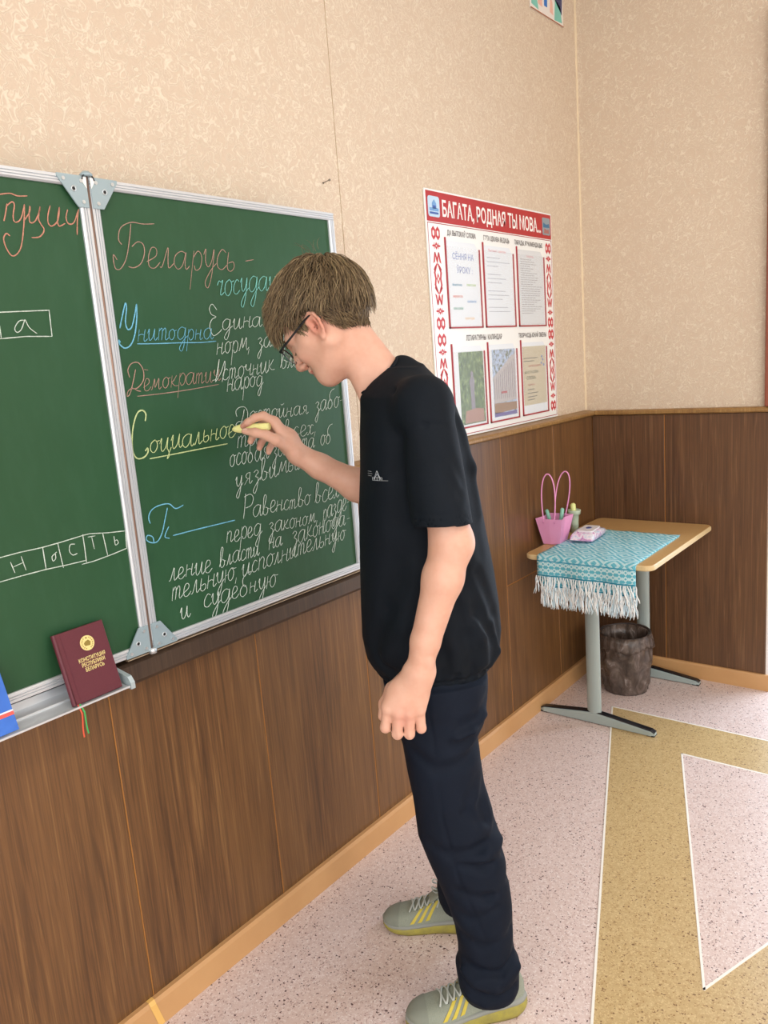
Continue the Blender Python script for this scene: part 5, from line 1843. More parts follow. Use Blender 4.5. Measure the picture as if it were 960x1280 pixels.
skin = mat('fair_skin', rough=0.52)
_v = coords(skin)
_n = noise(skin, _v, 26, 3, 0.6)
_n2 = noise(skin, _v, 420, 2, 0.6)
_c = mix(skin, ramp(skin, _n.outputs['Fac'], [(0.35, 0.0), (0.7, 1.0)]), 'D2A088', 'DAAC95')
for _p, _r, _s, _col in ((hx((-.004, -.08, -.055)), .040, .6, 'CC6E5A'), (hx((-.004, .08, -.055)), .040, .6, 'CC6E5A'), (hx((.108, 0, -.072)), .022, .45, 'CC7E6C'),
                         (hx((.070, .045, -.075)), .030, .30, 'D08674'), (hx((.070, -.045, -.075)), .030, .30, 'D08674'), (np.array([.055, -.258, .826]), .040, .35, 'CF7F70'),
                         (np.array([.370, .160, 1.402]), .022, .45, 'CC7A6C'), (np.array([.350, .192, 1.360]), .022, .50, 'C66F62'), (np.array([-.088, -.214, 1.172]), .030, .25, 'CF8070')):
    _w = W3([_p])[0]
    _g = N(skin, 'ShaderNodeNewGeometry')
    _d = N(skin, 'ShaderNodeVectorMath', operation='DISTANCE')
    LK(skin, _g.outputs['Position'], _d.inputs[0])
    _d.inputs[1].default_value = tuple(_w)
    _mr = N(skin, 'ShaderNodeMapRange')
    _mr.inputs['From Min'].default_value = 0.0
    _mr.inputs['From Max'].default_value = _r
    _mr.inputs['To Min'].default_value = _s
    _mr.inputs['To Max'].default_value = 0.0
    _mr.interpolation_type = 'SMOOTHSTEP'
    LK(skin, _d.outputs['Value'], _mr.inputs['Value'])
    _c = mix(skin, _mr.outputs[0], _c, _col)
LK(skin, _c, bsdf(skin).inputs['Base Color'])
bump(skin, _n2.outputs['Fac'], 0.08, 0.0005)
_b = bsdf(skin)
_b.inputs['Subsurface Weight'].default_value = 0.12
_b.inputs['Subsurface Radius'].default_value = (0.012, 0.005, 0.003)
_b.inputs['Subsurface Scale'].default_value = 0.6
_b.inputs['Specular IOR Level'].default_value = 0.35

bv, bf_ = body.mesh((-.23, -.30, .02), (.42, .27, 1.78), 0.0030)
body_o = np_mesh('body', W3(bv), bf_, skin, person)
sm = body_o.modifiers.new('smooth', 'SMOOTH')
sm.factor = 0.5
sm.iterations = 1

# ---- t-shirt
sh = SDF()
loft(sh, [(.835, .100, -.158, 0, .150), (.850, .112, -.168, 0, .158), (.875, .124, -.182, 0, .166), (.92, .1295, -.188, 0, .172), (.98, .127, -.186, 0, .170),
          (1.06, .1225, -.178, 0, .168), (1.15, .117, -.165, 0, .168), (1.22, .112, -.156, 0, .171), (1.30, .103, -.144, 0, .176), (1.37, .098, -.132, 0, .176),
          (1.42, .093, -.117, 0, .165), (1.46, .089, -.098, 0, .135), (1.49, .066, -.073, 0, .10), (1.515, .04, -.05, 0, .07)], k=.012, ex=2.35)
cone(sh, (.028, -.035, 1.458), (-.030, -.150, 1.438), .046, .054, k=.03)
cone(sh, (.028, .035, 1.458), (-.030, .150, 1.438), .046, .054, k=.03)
cone(sh, (-.006, 0, 1.508), (-.045, 0, 1.430), .034, .055, k=.03)


def sleeve(S, a, b, ra, rb, hem_n, hem_d, k=.026):
    A, Bv, n = f32(a), f32(b), f32(hem_n)
    n = n / np.linalg.norm(n)
    ab = Bv - A
    L2 = float(ab @ ab)

    def base(P, dr):
        pa = P - A
        t = np.clip(pa @ ab / L2, 0, 1.3)
        q = pa - t[:, None] * ab
        return np.sqrt((q * q).sum(1)) - (ra + (rb - ra) * t) + dr

    def fn(P):
        s = (P - f32(hem_d)) @ n
        shell = np.maximum(base(P, 0), s)
        inner = np.maximum(base(P, .0045), -(s + .016))
        return np.maximum(shell, -inner)
    S.add(fn, np.minimum(A, Bv) - .09, np.maximum(A, Bv) + .09, 'u', k)


sleeve(sh, (-.036, -.158, 1.440), (-.0500, -.212, 1.215), .0570, .0595, (.03, -.10, -1), (-.055, -.212, 1.2060))
sleeve(sh, (-.025, .160, 1.445), (.025, .200, 1.250), .0560, .0540, (.2, .15, -1), (.025, .200, 1.245))
# neck opening
cone(sh, (.115, 0, 1.605), (.050, 0, 1.500), .054, .0560, op='s', k=.006)
cone(sh, (.050, 0, 1.500), (.032, 0, 1.474), .0560, .038, op='s', k=.006)
# seams and folds
b0 = -.2
crease(sh, [(.045, -.118, 1.500), (.018, -.150, 1.470), (.004, -.168, 1.425), (-.005, -.176, 1.385)], .0035, .006)
crease(sh, [(.012, -.172, 1.42), (-.030, -.222, 1.405), (-.085, -.222, 1.400), (-.100, -.190, 1.400)], .0030, .006)
crease(sh, [(-.020, -.250, 1.375), (-.060, -.262, 1.320), (-.088, -.250, 1.275)], .0040, .013)
crease(sh, [(-.050, -.245, 1.400), (-.082, -.245, 1.340), (-.098, -.230, 1.290)], .0040, .012)
crease(sh, [(-.035, -.262, 1.34), (-.065, -.268, 1.29)], -.0030, .014)
crease(sh, [(.004, -.240, 1.238), (-.048, -.272, 1.235), (-.104, -.235, 1.243)], .0012, .0045)     # sleeve hem stitch
crease(sh, [(-.100, -.12, 1.44), (-.125, -.14, 1.36), (-.140, -.14, 1.25), (-.150, -.13, 1.12)], .007, .016)
crease(sh, [(-.085, -.165, 1.40), (-.115, -.172, 1.30), (-.125, -.170, 1.20), (-.130, -.165, 1.10)], .010, .014)
crease(sh, [(-.115, -.10, 1.40), (-.140, -.10, 1.30), (-.155, -.10, 1.20)], -.004, .018)
crease(sh, [(.010, -.178, 1.38), (.030, -.172, 1.30), (.040, -.172, 1.20), (.050, -.168, 1.08)], .006, .022)
crease(sh, [(.055, -.165, 1.12), (.080, -.140, 1.02), (.100, -.110, .93)], .006, .024)
crease(sh, [(.000, -.172, 1.10), (.040, -.165, .98), (.085, -.130, .90)], -.005, .026)
crease(sh, [(-.090, -.160, 1.10), (-.120, -.150, 1.00), (-.155, -.120, .93)], .008, .016)
crease(sh, [(-.130, -.140, 1.08), (-.165, -.110, .98), (-.180, -.085, .90)], .007, .014)
crease(sh, [(-.070, -.170, 1.04), (-.090, -.165, .95), (-.100, -.155, .875)], .007, .013)
crease(sh, [(-.105, -.155, 1.03), (-.130, -.148, .94), (-.135, -.140, .88)], -.005, .013)
crease(sh, [(-.020, -.175, .98), (-.040, -.172, .92), (-.045, -.166, .87)], .006, .013)
crease(sh, [(.095, -.115, .90), (.060, -.150, .868), (.020, -.165, .872)], .006, .012)
crease(sh, [(-.160, -.11, .96), (-.172, -.10, .89), (-.150, -.115, .86)], -.004, .012)
for q in range(16):
    a_ = -1.9 + q * .23
    ca, sa = math.cos(a_ * 1.0 + 2.6), math.sin(a_ * 1.0 + 2.6)
    px, py = -.028 + .140 * ca, -.160 * abs(sa)
    crease(sh, [(px, py, .848), (px * 1.02, py * 1.02, .875 + .012 * math.sin(q * 2.3))], .0035, .0075)


def hemline(P):
    return (.0045 * np.exp(-((P[:, 2] - .851) / .0035) ** 2)).astype(np.float32)


sh.add(hemline, (-.2, -.2, .84), (.14, .2, .862), 'd', 0)
sv, sf = sh.mesh((-.215, -.300, .82), (.145, .285, 1.58), 0.0034)


def M_cloth(name, c0, c1, rough=0.85, fuzz=0.0):
    m = mat(name, rough=rough)
    v = coords(m)
    n1 = noise(m, v, 9, 4, 0.6, 0.5)
    n2 = noise(m, v, 900, 2, 0.6)
    LK(m, mix(m, n1.outputs['Fac'], c0, c1), bsdf(m).inputs['Base Color'])
    h = N(m, 'ShaderNodeMath', operation='MULTIPLY_ADD')
    LK(m, n2.outputs['Fac'], h.inputs[0]); h.inputs[1].default_value = 0.12
    LK(m, n1.outputs['Fac'], h.inputs[2])
    bump(m, h.outputs[0], 0.35, 0.006)
    bsdf(m).inputs['Specular IOR Level'].default_value = 0.16
    bsdf(m).inputs['Sheen Weight'].default_value = fuzz
    bsdf(m).inputs['Sheen Roughness'].default_value = 0.4
    return m


tee_m = M_cloth('black_cotton', '0A1016', '10171F', 0.75, 0.0)
tee = np_mesh('t_shirt', W3(sv), sf, tee_m, person, label='black cotton t-shirt')
md = tee.modifiers.new('smooth', 'SMOOTH'); md.factor = 0.5; md.iterations = 2
# collar rib: band around the neck following the opening
cpts = []
for k in range(40):
    t = 2 * math.pi * k / 40
    ua = np.array([.050, 0, -.040]); ua = ua / np.linalg.norm(ua)
    c = np.array([.046, 0, 1.500])
    rad = .0545 if math.cos(t) > 0 else .0550
    p = c + ua * math.cos(t) * rad + np.array([0, 1, 0]) * math.sin(t) * .0655 + np.array([0, 0, -.010 * math.sin(t) ** 2])
    cpts.append(tuple(W3([p])[0]))
MB().tube(cpts, 0.0068, 8, closed=True, flat=0.62).build('collar', tee_m, tee, smooth=True)

# printed mark on the chest: thin outline mountain over a few short lines
prt = mat('grey_white_print', 'B9BFC2', 0.7)
from mathutils.bvhtree import BVHTree


def bvh_of(verts, faces):
    return BVHTree.FromPolygons([tuple(v) for v in verts], [tuple(int(i) for i in f) for f in faces])


tee_bvh = bvh_of(W3(sv), sf)


def on_surf(bvh, p_local, lift):
    w_ = Vector(W3([p_local])[0])
    loc, nrm, _, _ = bvh.find_nearest(w_)
    out = Vector(w_) - loc
    n_ = nrm
    return loc + n_ * lift


mb = MB()
def mark(P, r_=0.0007):
    pts = []
    for (x, z), (x2, z2) in zip(P, P[1:]):
        for q in range(4):
            t = q / 4
            pts.append((x + (x2 - x) * t, z + (z2 - z) * t))
    pts.append(P[-1])
    W_ = [on_surf(tee_bvh, (.1035 - x * 1.1, -.118 - 1.2 * x, z + .013), 0.0030) for x, z in pts]
    mb.tube(W_, r_, 4, flat=.5)
zb = 1.283
mark([(.016, zb), (.0235, zb + .018), (.031, zb)])
mark([(.019, zb + .004), (.0235, zb + .012), (.028, zb + .004)])
mark([(.012, zb - .002), (.046, zb - .002)])
for x in (.013, .018, .023, .028, .033):
    mark([(x, zb - .001), (x, zb + .0045)])
mark([(.013, zb + .0045), (.033, zb + .0045)])
for k in range(3):
    mark([(.000, zb + .016 - k * .0045), (.010 + (k % 2) * .002, zb + .0155 - k * .0045)])
mb.build('chest_print', prt, tee, smooth=False, label='small pale line print of a building with a peaked roof', kind='stuff')

# ---- trousers
tr_ = SDF()
loft(tr_, [(.770, .072, -.135, 0, .140), (.80, .085, -.143, 0, .152), (.85, .092, -.143, 0, .152), (.875, .088, -.138, 0, .146)], k=.03, ex=2.4)
loft(tr_, [(.066, -.040, -.160, -.138, .055), (.085, -.030, -.168, -.138, .059), (.120, -.026, -.170, -.137, .062), (.150, -.024, -.172, -.136, .063), (.168, -.032, -.164, -.135, .058),
           (.20, -.033, -.160, -.134, .058), (.25, -.028, -.162, -.133, .060), (.30, -.017, -.162, -.132, .062), (.357, .000, -.158, -.130, .064), (.42, .022, -.152, -.126, .067),
           (.48, .040, -.142, -.122, .069), (.543, .043, -.128, -.115, .071), (.586, .046, -.118, -.110, .073), (.65, .052, -.113, -.103, .076), (.69, .058, -.112, -.098, .080),
           (.73, .068, -.128, -.092, .084), (.78, .080, -.138, -.086, .088), (.83, .088, -.142, -.080, .085)], k=.02, ex=2.2)
loft(tr_, [(.072, -.022, -.130, .155, .054), (.10, -.012, -.134, .153, .058), (.14, -.010, -.134, .152, .060), (.17, -.018, -.128, .150, .055), (.21, -.006, -.124, .147, .056),
           (.32, .020, -.120, .137, .060), (.42, .036, -.115, .125, .064), (.50, .046, -.110, .115, .067), (.60, .055, -.112, .105, .072), (.70, .064, -.120, .095, .080),
           (.78, .078, -.134, .086, .086), (.83, .086, -.140, .080, .083)], k=.02, ex=2.2)
# hollow hems
loft(tr_, [(.03, -.058, -.146, -.138, .041), (.095, -.058, -.146, -.138, .041)], op='s', k=.003)
loft(tr_, [(.03, -.036, -.118, .155, .040), (.095, -.036, -.118, .153, .040)], op='s', k=.003)
Z = lambda *L_: list(L_)
crease(tr_, [(.045, -.155, .700), (-.010, -.185, .660), (-.075, -.170, .672), (-.115, -.120, .700)], .007, .014)
crease(tr_, [(-.120, -.13, .735), (-.085, -.168, .715), (-.045, -.180, .712)], .006, .012)
crease(tr_, [(-.140, -.12, .790), (-.105, -.160, .762), (-.070, -.175, .755)], .005, .013)
crease(tr_, [(-.130, -.13, .755), (-.095, -.168, .738), (-.060, -.178, .730)], -.005, .012)
crease(tr_, [(-.105, -.165, .62), (-.080, -.178, .590), (-.070, -.178, .555), (-.090, -.172, .53)], .006, .014)
crease(tr_, [(-.120, -.140, .600), (-.105, -.160, .560), (-.110, -.155, .52)], .008, .013)
crease(tr_, [(-.140, -.13, .500), (-.090, -.180, .470), (-.030, -.190, .462), (.020, -.175, .48)], .005, .015)
crease(tr_, [(-.148, -.13, .430), (-.100, -.182, .425), (-.050, -.190, .440)], .005, .013)
crease(tr_, [(-.155, -.13, .370), (-.100, -.185, .350), (-.040, -.180, .372)], .005, .014)
crease(tr_, [(-.150, -.14, .462), (-.100, -.183, .447), (-.04, -.190, .452)], -.004, .012)
crease(tr_, [(.010, -.170, .330), (-.060, -.190, .300), (-.120, -.180, .320)], .004, .014)
crease(tr_, [(-.020, -.160, .262), (-.080, -.192, .230), (-.150, -.160, .250)], .004, .014)
crease(tr_, [(-.028, -.17, .190), (-.070, -.190, .168), (-.120, -.188, .158), (-.160, -.16, .185)], .007, .010)
crease(tr_, [(-.020, -.16, .152), (-.060, -.192, .118), (-.100, -.196, .104), (-.150, -.175, .114)], .004, .009)
crease(tr_, [(-.020, -.165, .172), (-.060, -.194, .142), (-.105, -.198, .125), (-.165, -.165, .150)], -.006, .010)
crease(tr_, [(-.03, -.18, .100), (-.08, -.197, .085), (-.14, -.18, .088)], -.004, .009)
crease(tr_, [(.00, -.160, .82), (-.006, -.180, .70), (-.012, -.183, .55), (-.04, -.190, .40), (-.09, -.193, .25)], .0028, .0045)     # side seam
crease(tr_, [(.055, -.150, .830), (.030, -.168, .770)], .0035, .005)                                                  # pocket
crease(tr_, [(-.02, .11, .175), (-.06, .10, .16), (-.12, .115, .18)], .006, .010)
crease(tr_, [(.04, .07, .50), (-.02, .05, .48), (-.09, .07, .50)], .005, .015)
tv, tf = tr_.mesh((-.20, -.225, .05), (.12, .235, .885), 0.0036)
tro_m = M_cloth('dark_navy_twill', '0C121D', '111A28', 0.75, 0.0)
tro = np_mesh('trousers', W3(tv), tf, tro_m, person, label='dark navy trousers')
md = tro.modifiers.new('smooth', 'SMOOTH'); md.factor = 0.5; md.iterations = 2


# ---- shoes
shoe_up = M_noisy('grey_green_knit', '7C8173', '9CA190', 340, 0.85, 0.5, 0.0008)
shoe_toe = mat('toe_overlay', '83877A', 0.8)
sole_y = M_noisy('yellow_green_foam', '76714A', 'B8AB40', 60, 0.6)
sole_g = mat('grey_sole_band', '8E9088', 0.7)
stripe_y = mat('yellow_stripe', 'C8B440', 0.55)
lace_m = mat('pale_grey_lace', 'B9BDB4', 0.8)
white_l = mat('white_tag_print', 'E6E8E6', 0.6)


def shoe(heel, yaw_b, side, label):
    """heel: (a, b) of the heel end, yaw_b: outward turn; side = -1 left foot, 1 right foot"""
    ca, sa = math.cos(yaw_b), math.sin(yaw_b)

    def T(p):
        x, y, z = p
        return tuple(W3([(heel[0] + ca * x - sa * y, heel[1] + sa * x + ca * y, z)])[0])
    root = bpy.data.objects.new('shoe', None)
    COL.objects.link(root)
    root.parent = person
    wl = Vector(T((0.13, 0, 0)))
    root.location = wl - Vector(person.location)
    root['label'] = label
    # outline half widths (outer / inner) along x
    xs = [0.0, .010, .030, .060, .100, .140, .180, .215, .245, .268, .281, .286]
    wo = [.004, .022, .031, .034, .036, .041, .047, .048, .043, .032, .018, .004]
    wi = [.004, .022, .030, .031, .029, .030, .037, .042, .041, .032, .018, .004]
    zb_ = [.010, .005, .001, .000, .000, .000, .000, .000, .003, .008, .013, .016]
    zt = [.046, .050, .052, .050, .044, .038, .034, .031, .029, .029, .030, .030]

    def half(x):
        return np.interp(x, xs, wo), np.interp(x, xs, wi)

    def secs(z_of, grow):
        rings = []
        for i, x in enumerate(xs):
            rings.append((x, wo[i] + grow, wi[i] + grow, z_of[i]))
        return rings
    # sole: lower yellow foam + grey band, built as stacked outlines
    N_ = 60

    def outline(z_f, grow):
        P = []
        xx = [0.143 - 0.143 * math.cos(math.pi * k / (N_ // 2)) for k in range(N_ // 2 + 1)]
        for x in xx:
            o_, i_ = half(x)
            P.append((x + (grow if x > .14 else -grow) * (abs(x - .143) / .143) ** 6, side * (o_ + grow), z_f(x)))
        for x in xx[::-1][1:-1]:
            o_, i_ = half(x)
            P.append((x, -side * (i_ + grow), z_f(x)))
        return [T(p) for p in P]
    bz = lambda x: float(np.interp(x, xs, zb_))
    tz = lambda x: float(np.interp(x, xs, zt))
    wav = lambda x: 0.0018 * math.sin(x * 190)
    mb = MB().rings([outline(lambda x: bz(x) + .0015, -.006), outline(bz, -.002), outline(lambda x: bz(x) * .6 + tz(x) * .4 * .6 + wav(x) * .4, .0035), outline(lambda x: tz(x) * .72 + bz(x) * .1, .003), outline(lambda x: tz(x) * .80, .001)])
    sole = fix_normals(mb.build('sole', sole_y, root, smooth=True))
    mb = MB().rings([outline(lambda x: tz(x) * .70 + wav(x), .0028), outline(lambda x: tz(x) * .84, .0035), outline(lambda x: tz(x) * .96, .0018), outline(lambda x: tz(x) * .98, -.006)])
    fix_normals(mb.build('sole_band', sole_g, sole, smooth=True))
    # upper
    xu = [.002, .010, .028, .055, .085, .115, .145, .175, .205, .232, .255, .272, .281, .284]
    hu = [.075, .098, .106, .106, .104, .100, .088, .074, .063, .057, .051, .044, .037, .032]
    top = [.006, .014, .020, .022, .022, .021, .020, .020, .021, .020, .018, .013, .008, .003]

    def surf(x, t, lift=0.0):
        """t: 0 = outer base, 0.5 = top, 1 = inner base"""
        o_, i_ = half(x)
        H_ = np.interp(x, xu, hu)
        z0_ = tz(x) * .80
        A = math.pi * t
        c, s_ = math.cos(A), math.sin(A)
        ee = 0.70
        y = math.copysign(abs(c) ** ee, c)
        wd_ = o_ if c > 0 else i_
        # narrow the collar area towards the top
        fz = abs(s_) ** .85
        nar = 1.0 - .38 * fz * float(np.interp(x, [0, .11, .17], [1, 1, 0]))
        y = side * y * (wd_ * nar * .985 + lift)
        z = z0_ + (H_ - z0_ + lift) * fz
        return (x, y, z)
    rings = []
    xx = np.concatenate([np.linspace(.002, .03, 6), np.linspace(.04, .25, 24), np.linspace(.256, .284, 8)])
    for x in xx:
        rings.append([T(surf(float(x), k / 28)) for k in range(29)])
    mb = MB().rings(rings, cap=True, closed=True)
    fix_normals(mb.build('upper', shoe_up, root, smooth=True))
    # toe overlay
    rings = []
    for x in np.linspace(.238, .2845, 9):
        rings.append([T(surf(float(x), k / 24, .0012)) for k in range(25)])
    fix_normals(MB().rings(rings, cap=False, closed=False).build('toe_cap', shoe_toe, root, smooth=True))
    # heel counter in yellow-grey
    # tongue rising at the ankle
    rings = []
    for k in range(9):
        t = k / 8
        x = .155 - .060 * t
        z = .082 + .050 * t
        w_ = .019 + .004 * t
        rings.append([T((x + .004 * math.cos(a), w_ * math.cos(a), z + .006 * math.sin(a) + .003)) for a in [2 * math.pi * q / 12 for q in range(12)]])
    fix_normals(MB().rings(rings).build('tongue', shoe_up, root, smooth=True))
    # three stripes each side
    for sgn in (0, 1):
        for k in range(3):
            x0 = .128 + k * .021
            P = []
            for q in range(9):
                t = q / 8
                tt = .07 + .30 * t
                if sgn:
                    tt = 1 - tt
                xa = x0 + .030 * (1 - t) - .004
                P.append([T(surf(xa, tt, .0014)), T(surf(xa + .0105, tt, .0014))])
            o_ = MB().grid(P).build('side_stripe', stripe_y, root)
            m_ = o_.modifiers.new('t', 'SOLIDIFY'); m_.thickness = .0012; m_.offset = 0
    P = [[T(surf(.062 + .03 * q / 4, .16, .0015)), T(surf(.062 + .03 * q / 4, .175, .0015))] for q in range(5)]
    o_ = MB().grid(P).build('side_label', white_l, root)
    m_ = o_.modifiers.new('t', 'SOLIDIFY'); m_.thickness = .0010; m_.offset = 0
    # laces
    mb = MB()
    for k in range(6):
        x = .118 + k * .0165
        for dgn in (-1, 1):
            pts = []
            for q in range(9):
                t = q / 8
                tt = .5 + dgn * (.5 - t) * .30
                pts.append(T(surf(x + .012 * (t - .5) * 1.3, tt, .0035 + .002 * math.sin(math.pi * t))))
            mb.tube(pts, .0024, 6, flat=.6)
    # bow
    for s_ in (-1, 1):
        c = np.array([.108, 0, .118])
        pts = []
        for q in range(15):
            t = q / 14
            A = 2 * math.pi * t
            pts.append(T((c[0] + .010 + .026 * math.sin(A / 2) * (1), s_ * (.006 + .030 * math.sin(A / 2) * (.6 + .4 * math.cos(A))), c[2] + .012 * math.sin(A / 2) - .006 * math.sin(A))))
        mb.tube(pts, .0024, 6, flat=.6)
        pts = [T((.110 + .020 * q / 6, s_ * (.004 + .036 * q / 6), .120 - .030 * (q / 6) ** 1.5)) for q in range(7)]
        mb.tube(pts, .0022, 6, flat=.6)
    mb.build('laces', lace_m, root, smooth=True, kind='stuff')
    ey = MB()
    for k in range(5):
        for tt in (.355, .645):
            p = T(surf(.122 + k * .0165, tt, .0012)); p2 = T(surf(.122 + k * .0165, tt, .0028))
            ey.tube([p, p2], .0016, 8)
    ey.build('eyelets', MAT['black'], root, kind='stuff')
    return root


shoe((-.185, -.120), math.radians(-4), -1, 'left shoe nearer the camera with yellow stripes')
shoe((-.140, .150), math.radians(10), 1, 'right shoe nearer the chalkboard wall')

# ---- glasses
gl_m = mat('black_glasses_frame', '15171C', 0.3)
rim_m = mat('thin_grey_rim', '4A4E55', 0.3, 0.6)
lens_m = mat('clear_lens', 'E8F2F4', 0.02)
bsdf(lens_m).inputs['Alpha'].default_value = 0.22
gl = bpy.data.objects.new('glasses', None)
COL.objects.link(gl)
gl.parent = person
_hw = lambda *p: Vector(W3([hx(p)])[0])
gl.location = _hw(.105, 0, -.040) - Vector(person.location)
gl['label'] = 'black framed glasses'
for s in (-1, 1):
    pts = []
    for k in range(28):
        t = 2 * math.pi * k / 28
        y = .034 + .0265 * math.copysign(abs(math.cos(t)) ** .8, math.cos(t))
        z = -.045 + .0195 * math.copysign(abs(math.sin(t)) ** .8, math.sin(t))
        x = .107 - .35 * abs(max(0, y - .012)) * .5 + .0
        pts.append(_hw(x, s * y, z))
    up_ = [p for k, p in enumerate(pts) if k <= 14]
    MB().tube(pts[0:15], .0017, 8).build('upper_rim', gl_m, gl, smooth=True)
    MB().tube(pts[14:] + pts[:1], .0009, 6).build('lower_rim', rim_m, gl, smooth=True)
    mb = MB()
    cen = sum(pts, Vector((0, 0, 0))) / len(pts)
    mb.add([cen] + pts, [(0, i + 1, (i + 1) % len(pts) + 1) for i in range(len(pts))])
    mb.build('lens', lens_m, gl, smooth=True)
    a = _hw(.099, s * .0605, -.036)
    tp = [a, _hw(.097, s * .070, -.036), _hw(.085, s * .0755, -.036), _hw(.050, s * .0785, -.034), _hw(.010, s * .0800, -.031), _hw(-.012, s * .0850, -.033), _hw(-.024, s * .084, -.052)]
    MB().tube(tp, [.0026, .0030, .0026, .0024, .0022, .0020, .0018], 8).build('temple', gl_m, gl, smooth=True)
    MB().tube([_hw(.100, s * .008, -.048), _hw(.102, s * .011, -.058)], .0022, 6).build('nose_pad', lens_m, gl, smooth=True)
MB().tube([_hw(.106, -.009, -.041), _hw(.112, 0, -.038), _hw(.106, .009, -.041)], .0015, 8).build('bridge', gl_m, gl, smooth=True)

# ---- hair
body_bvh = bvh_of(W3(bv), bf_)
HCW = _hw(-.018, 0, -.015)
hairline_x = [-.20, -.050, -.040, -.028, -.020, -.010, .010, .016, .030, .036, .050, .066, .080, .095, .15]
hairline_z = [-.110, -.108, -.095, -.074, -.050, -.020, -.018, -.036, -.046, -.030, .000, .020, .040, .046, .05]


def region(x, y, z):
    """> 0 inside the hair area (head frame)"""
    lim = float(np.interp(x, hairline_x, hairline_z))
    if x < -.045:
        lim = -.108 + .012 * min(1, abs(y) / .05)
    return z - lim


def head_hit(d):
    loc, nrm, idx, dist = body_bvh.ray_cast(HCW, d)
    return loc, nrm


def to_head(w_):
    q = np.array(w_) - PO
    l_ = np.array([q @ PH, q @ PR, q[2]]) - HC
    return HM @ l_


hair_d = mat('brown_hair_under', '4A3B2B', 0.75)
hair_m = mat('brown_hair_strands', rough=0.5)
_oi = N(hair_m, 'ShaderNodeNewGeometry')
LK(hair_m, ramp(hair_m, _oi.outputs['Random Per Island'], [(0.0, '54442F'), (0.4, '6E5A40'), (0.75, '84705180'[:6]), (1.0, '9C8763')]), bsdf(hair_m).inputs['Base Color'])
bsdf(hair_m).inputs['Specular IOR Level'].default_value = 0.4

hd = random.Random(21)
# cap
nu, nv = 96, 64
rows, ok = [], []
for i in range(nv + 1):
    th = math.pi * i / nv
    row, orow = [], []
    for j in range(nu):
        ph = 2 * math.pi * j / nu
        d_l = np.array([math.sin(th) * math.cos(ph), math.sin(th) * math.sin(ph), math.cos(th)])
        dw = Vector(np.array([0, 0, 0]) + PH * float((d_l @ HM)[0]) + PR * float((d_l @ HM)[1]) + np.array([0, 0, 1]) * float((d_l @ HM)[2]))
        loc, nrm = head_hit(dw)
        if loc is None:
            loc = HCW
        hh = to_head(loc)
        rg = region(*hh)
        top = max(0.0, min(1.0, (hh[2] + .02) / .08))
        off = max(-.004, min(1.0, rg / .03)) * (.004 + .0035 * top) if rg > 0 else -.004
        row.append(loc + dw * off)
        orow.append(rg > -.004 and d_l[2] > -.93)
    rows.append(row); ok.append(orow)
mb = MB()
V_ = [p for r in rows for p in r]
F_ = []
for i in range(nv):
    for j in range(nu):
        j2 = (j + 1) % nu
        if ok[i][j] and ok[i + 1][j] and ok[i][j2] and ok[i + 1][j2]:
            F_.append((i * nu + j, (i + 1) * nu + j, (i + 1) * nu + j2, i * nu + j2))
mb.add(V_, F_)
hair = mb.build('hair', hair_d, person, smooth=True, label='short brown hair, longer on top')

W0 = np.array([-.074, -.010, .055])
skc = np.array([-.009, 0, -.003])
skr = np.array([.097, .076, .085])


def strand(mb, root, L_, w_, lift, kind):
    p = root.copy()
    n = (p - skc) / (skr ** 2)
    n /= np.linalg.norm(n)
    away = p - W0
    if kind == 'top':
        flow = away * np.array([1.0, .75, .35]) + np.array([.020, 0, -.012])
        if p[0] > .02:
            flow = flow + np.array([.03, .012, -.035])
    else:
        flow = np.array([-.25 if p[0] < -.02 else .1, .12 * np.sign(p[1]), -1.0])
    tang = flow - n * (flow @ n)
    tang /= (np.linalg.norm(tang) + 1e-9)
    side_ = np.cross(n, tang)
    d = tang * .8 + n * lift + side_ * hd.gauss(0, .22)
    d /= np.linalg.norm(d)
    pts = [p - n * .002]
    step = L_ / 6
    curl = hd.gauss(0, .05)
    for k in range(6):
        p = p + d * step
        n = (p - skc) / (skr ** 2)
        n /= np.linalg.norm(n)
        rho = math.sqrt((((p - skc) / skr) ** 2).sum())
        want = 1.0 + ((.10 + .30 * max(0., min(1., p[0] / .07)) * (p[2] > -.01)) if kind == 'top' else .05) * (k + 1) / 6
        d = d - n * (.42 * (d @ n)) + side_ * curl
        g = (np.array([.13, .02 * np.sign(p[1]), -.14]) if p[0] > .0 else np.array([.03, 0, -.15])) if kind == 'top' else np.array([0, 0, -.10])
        d = d + g * (.5 + k * .16)
        d /= np.linalg.norm(d)
        if rho < want * .97 and p[2] > -.06:
            p = p + n * (want * .97 - rho) * (.075 if p[0] > .02 else .025)
        pts.append(p.copy())
    if kind == 'top' and abs(root[1]) > .022:
        keep = [q for q in pts if q[0] > .046 or region(*q) > (-.003 if q[0] > -.03 else -.02)]
        if len(keep) < 4:
            return
        pts = keep
    n_p = len(pts)
    Wp = [Vector(W3([hx(q)])[0]) for q in pts]
    r_ = [w_ * .75, w_, w_, w_ * .95, w_ * .8, w_ * .55, w_ * .15]
    r_ = r_[:n_p - 1] + [w_ * .15]
    mb.tube(Wp, r_, 3, cap=False)


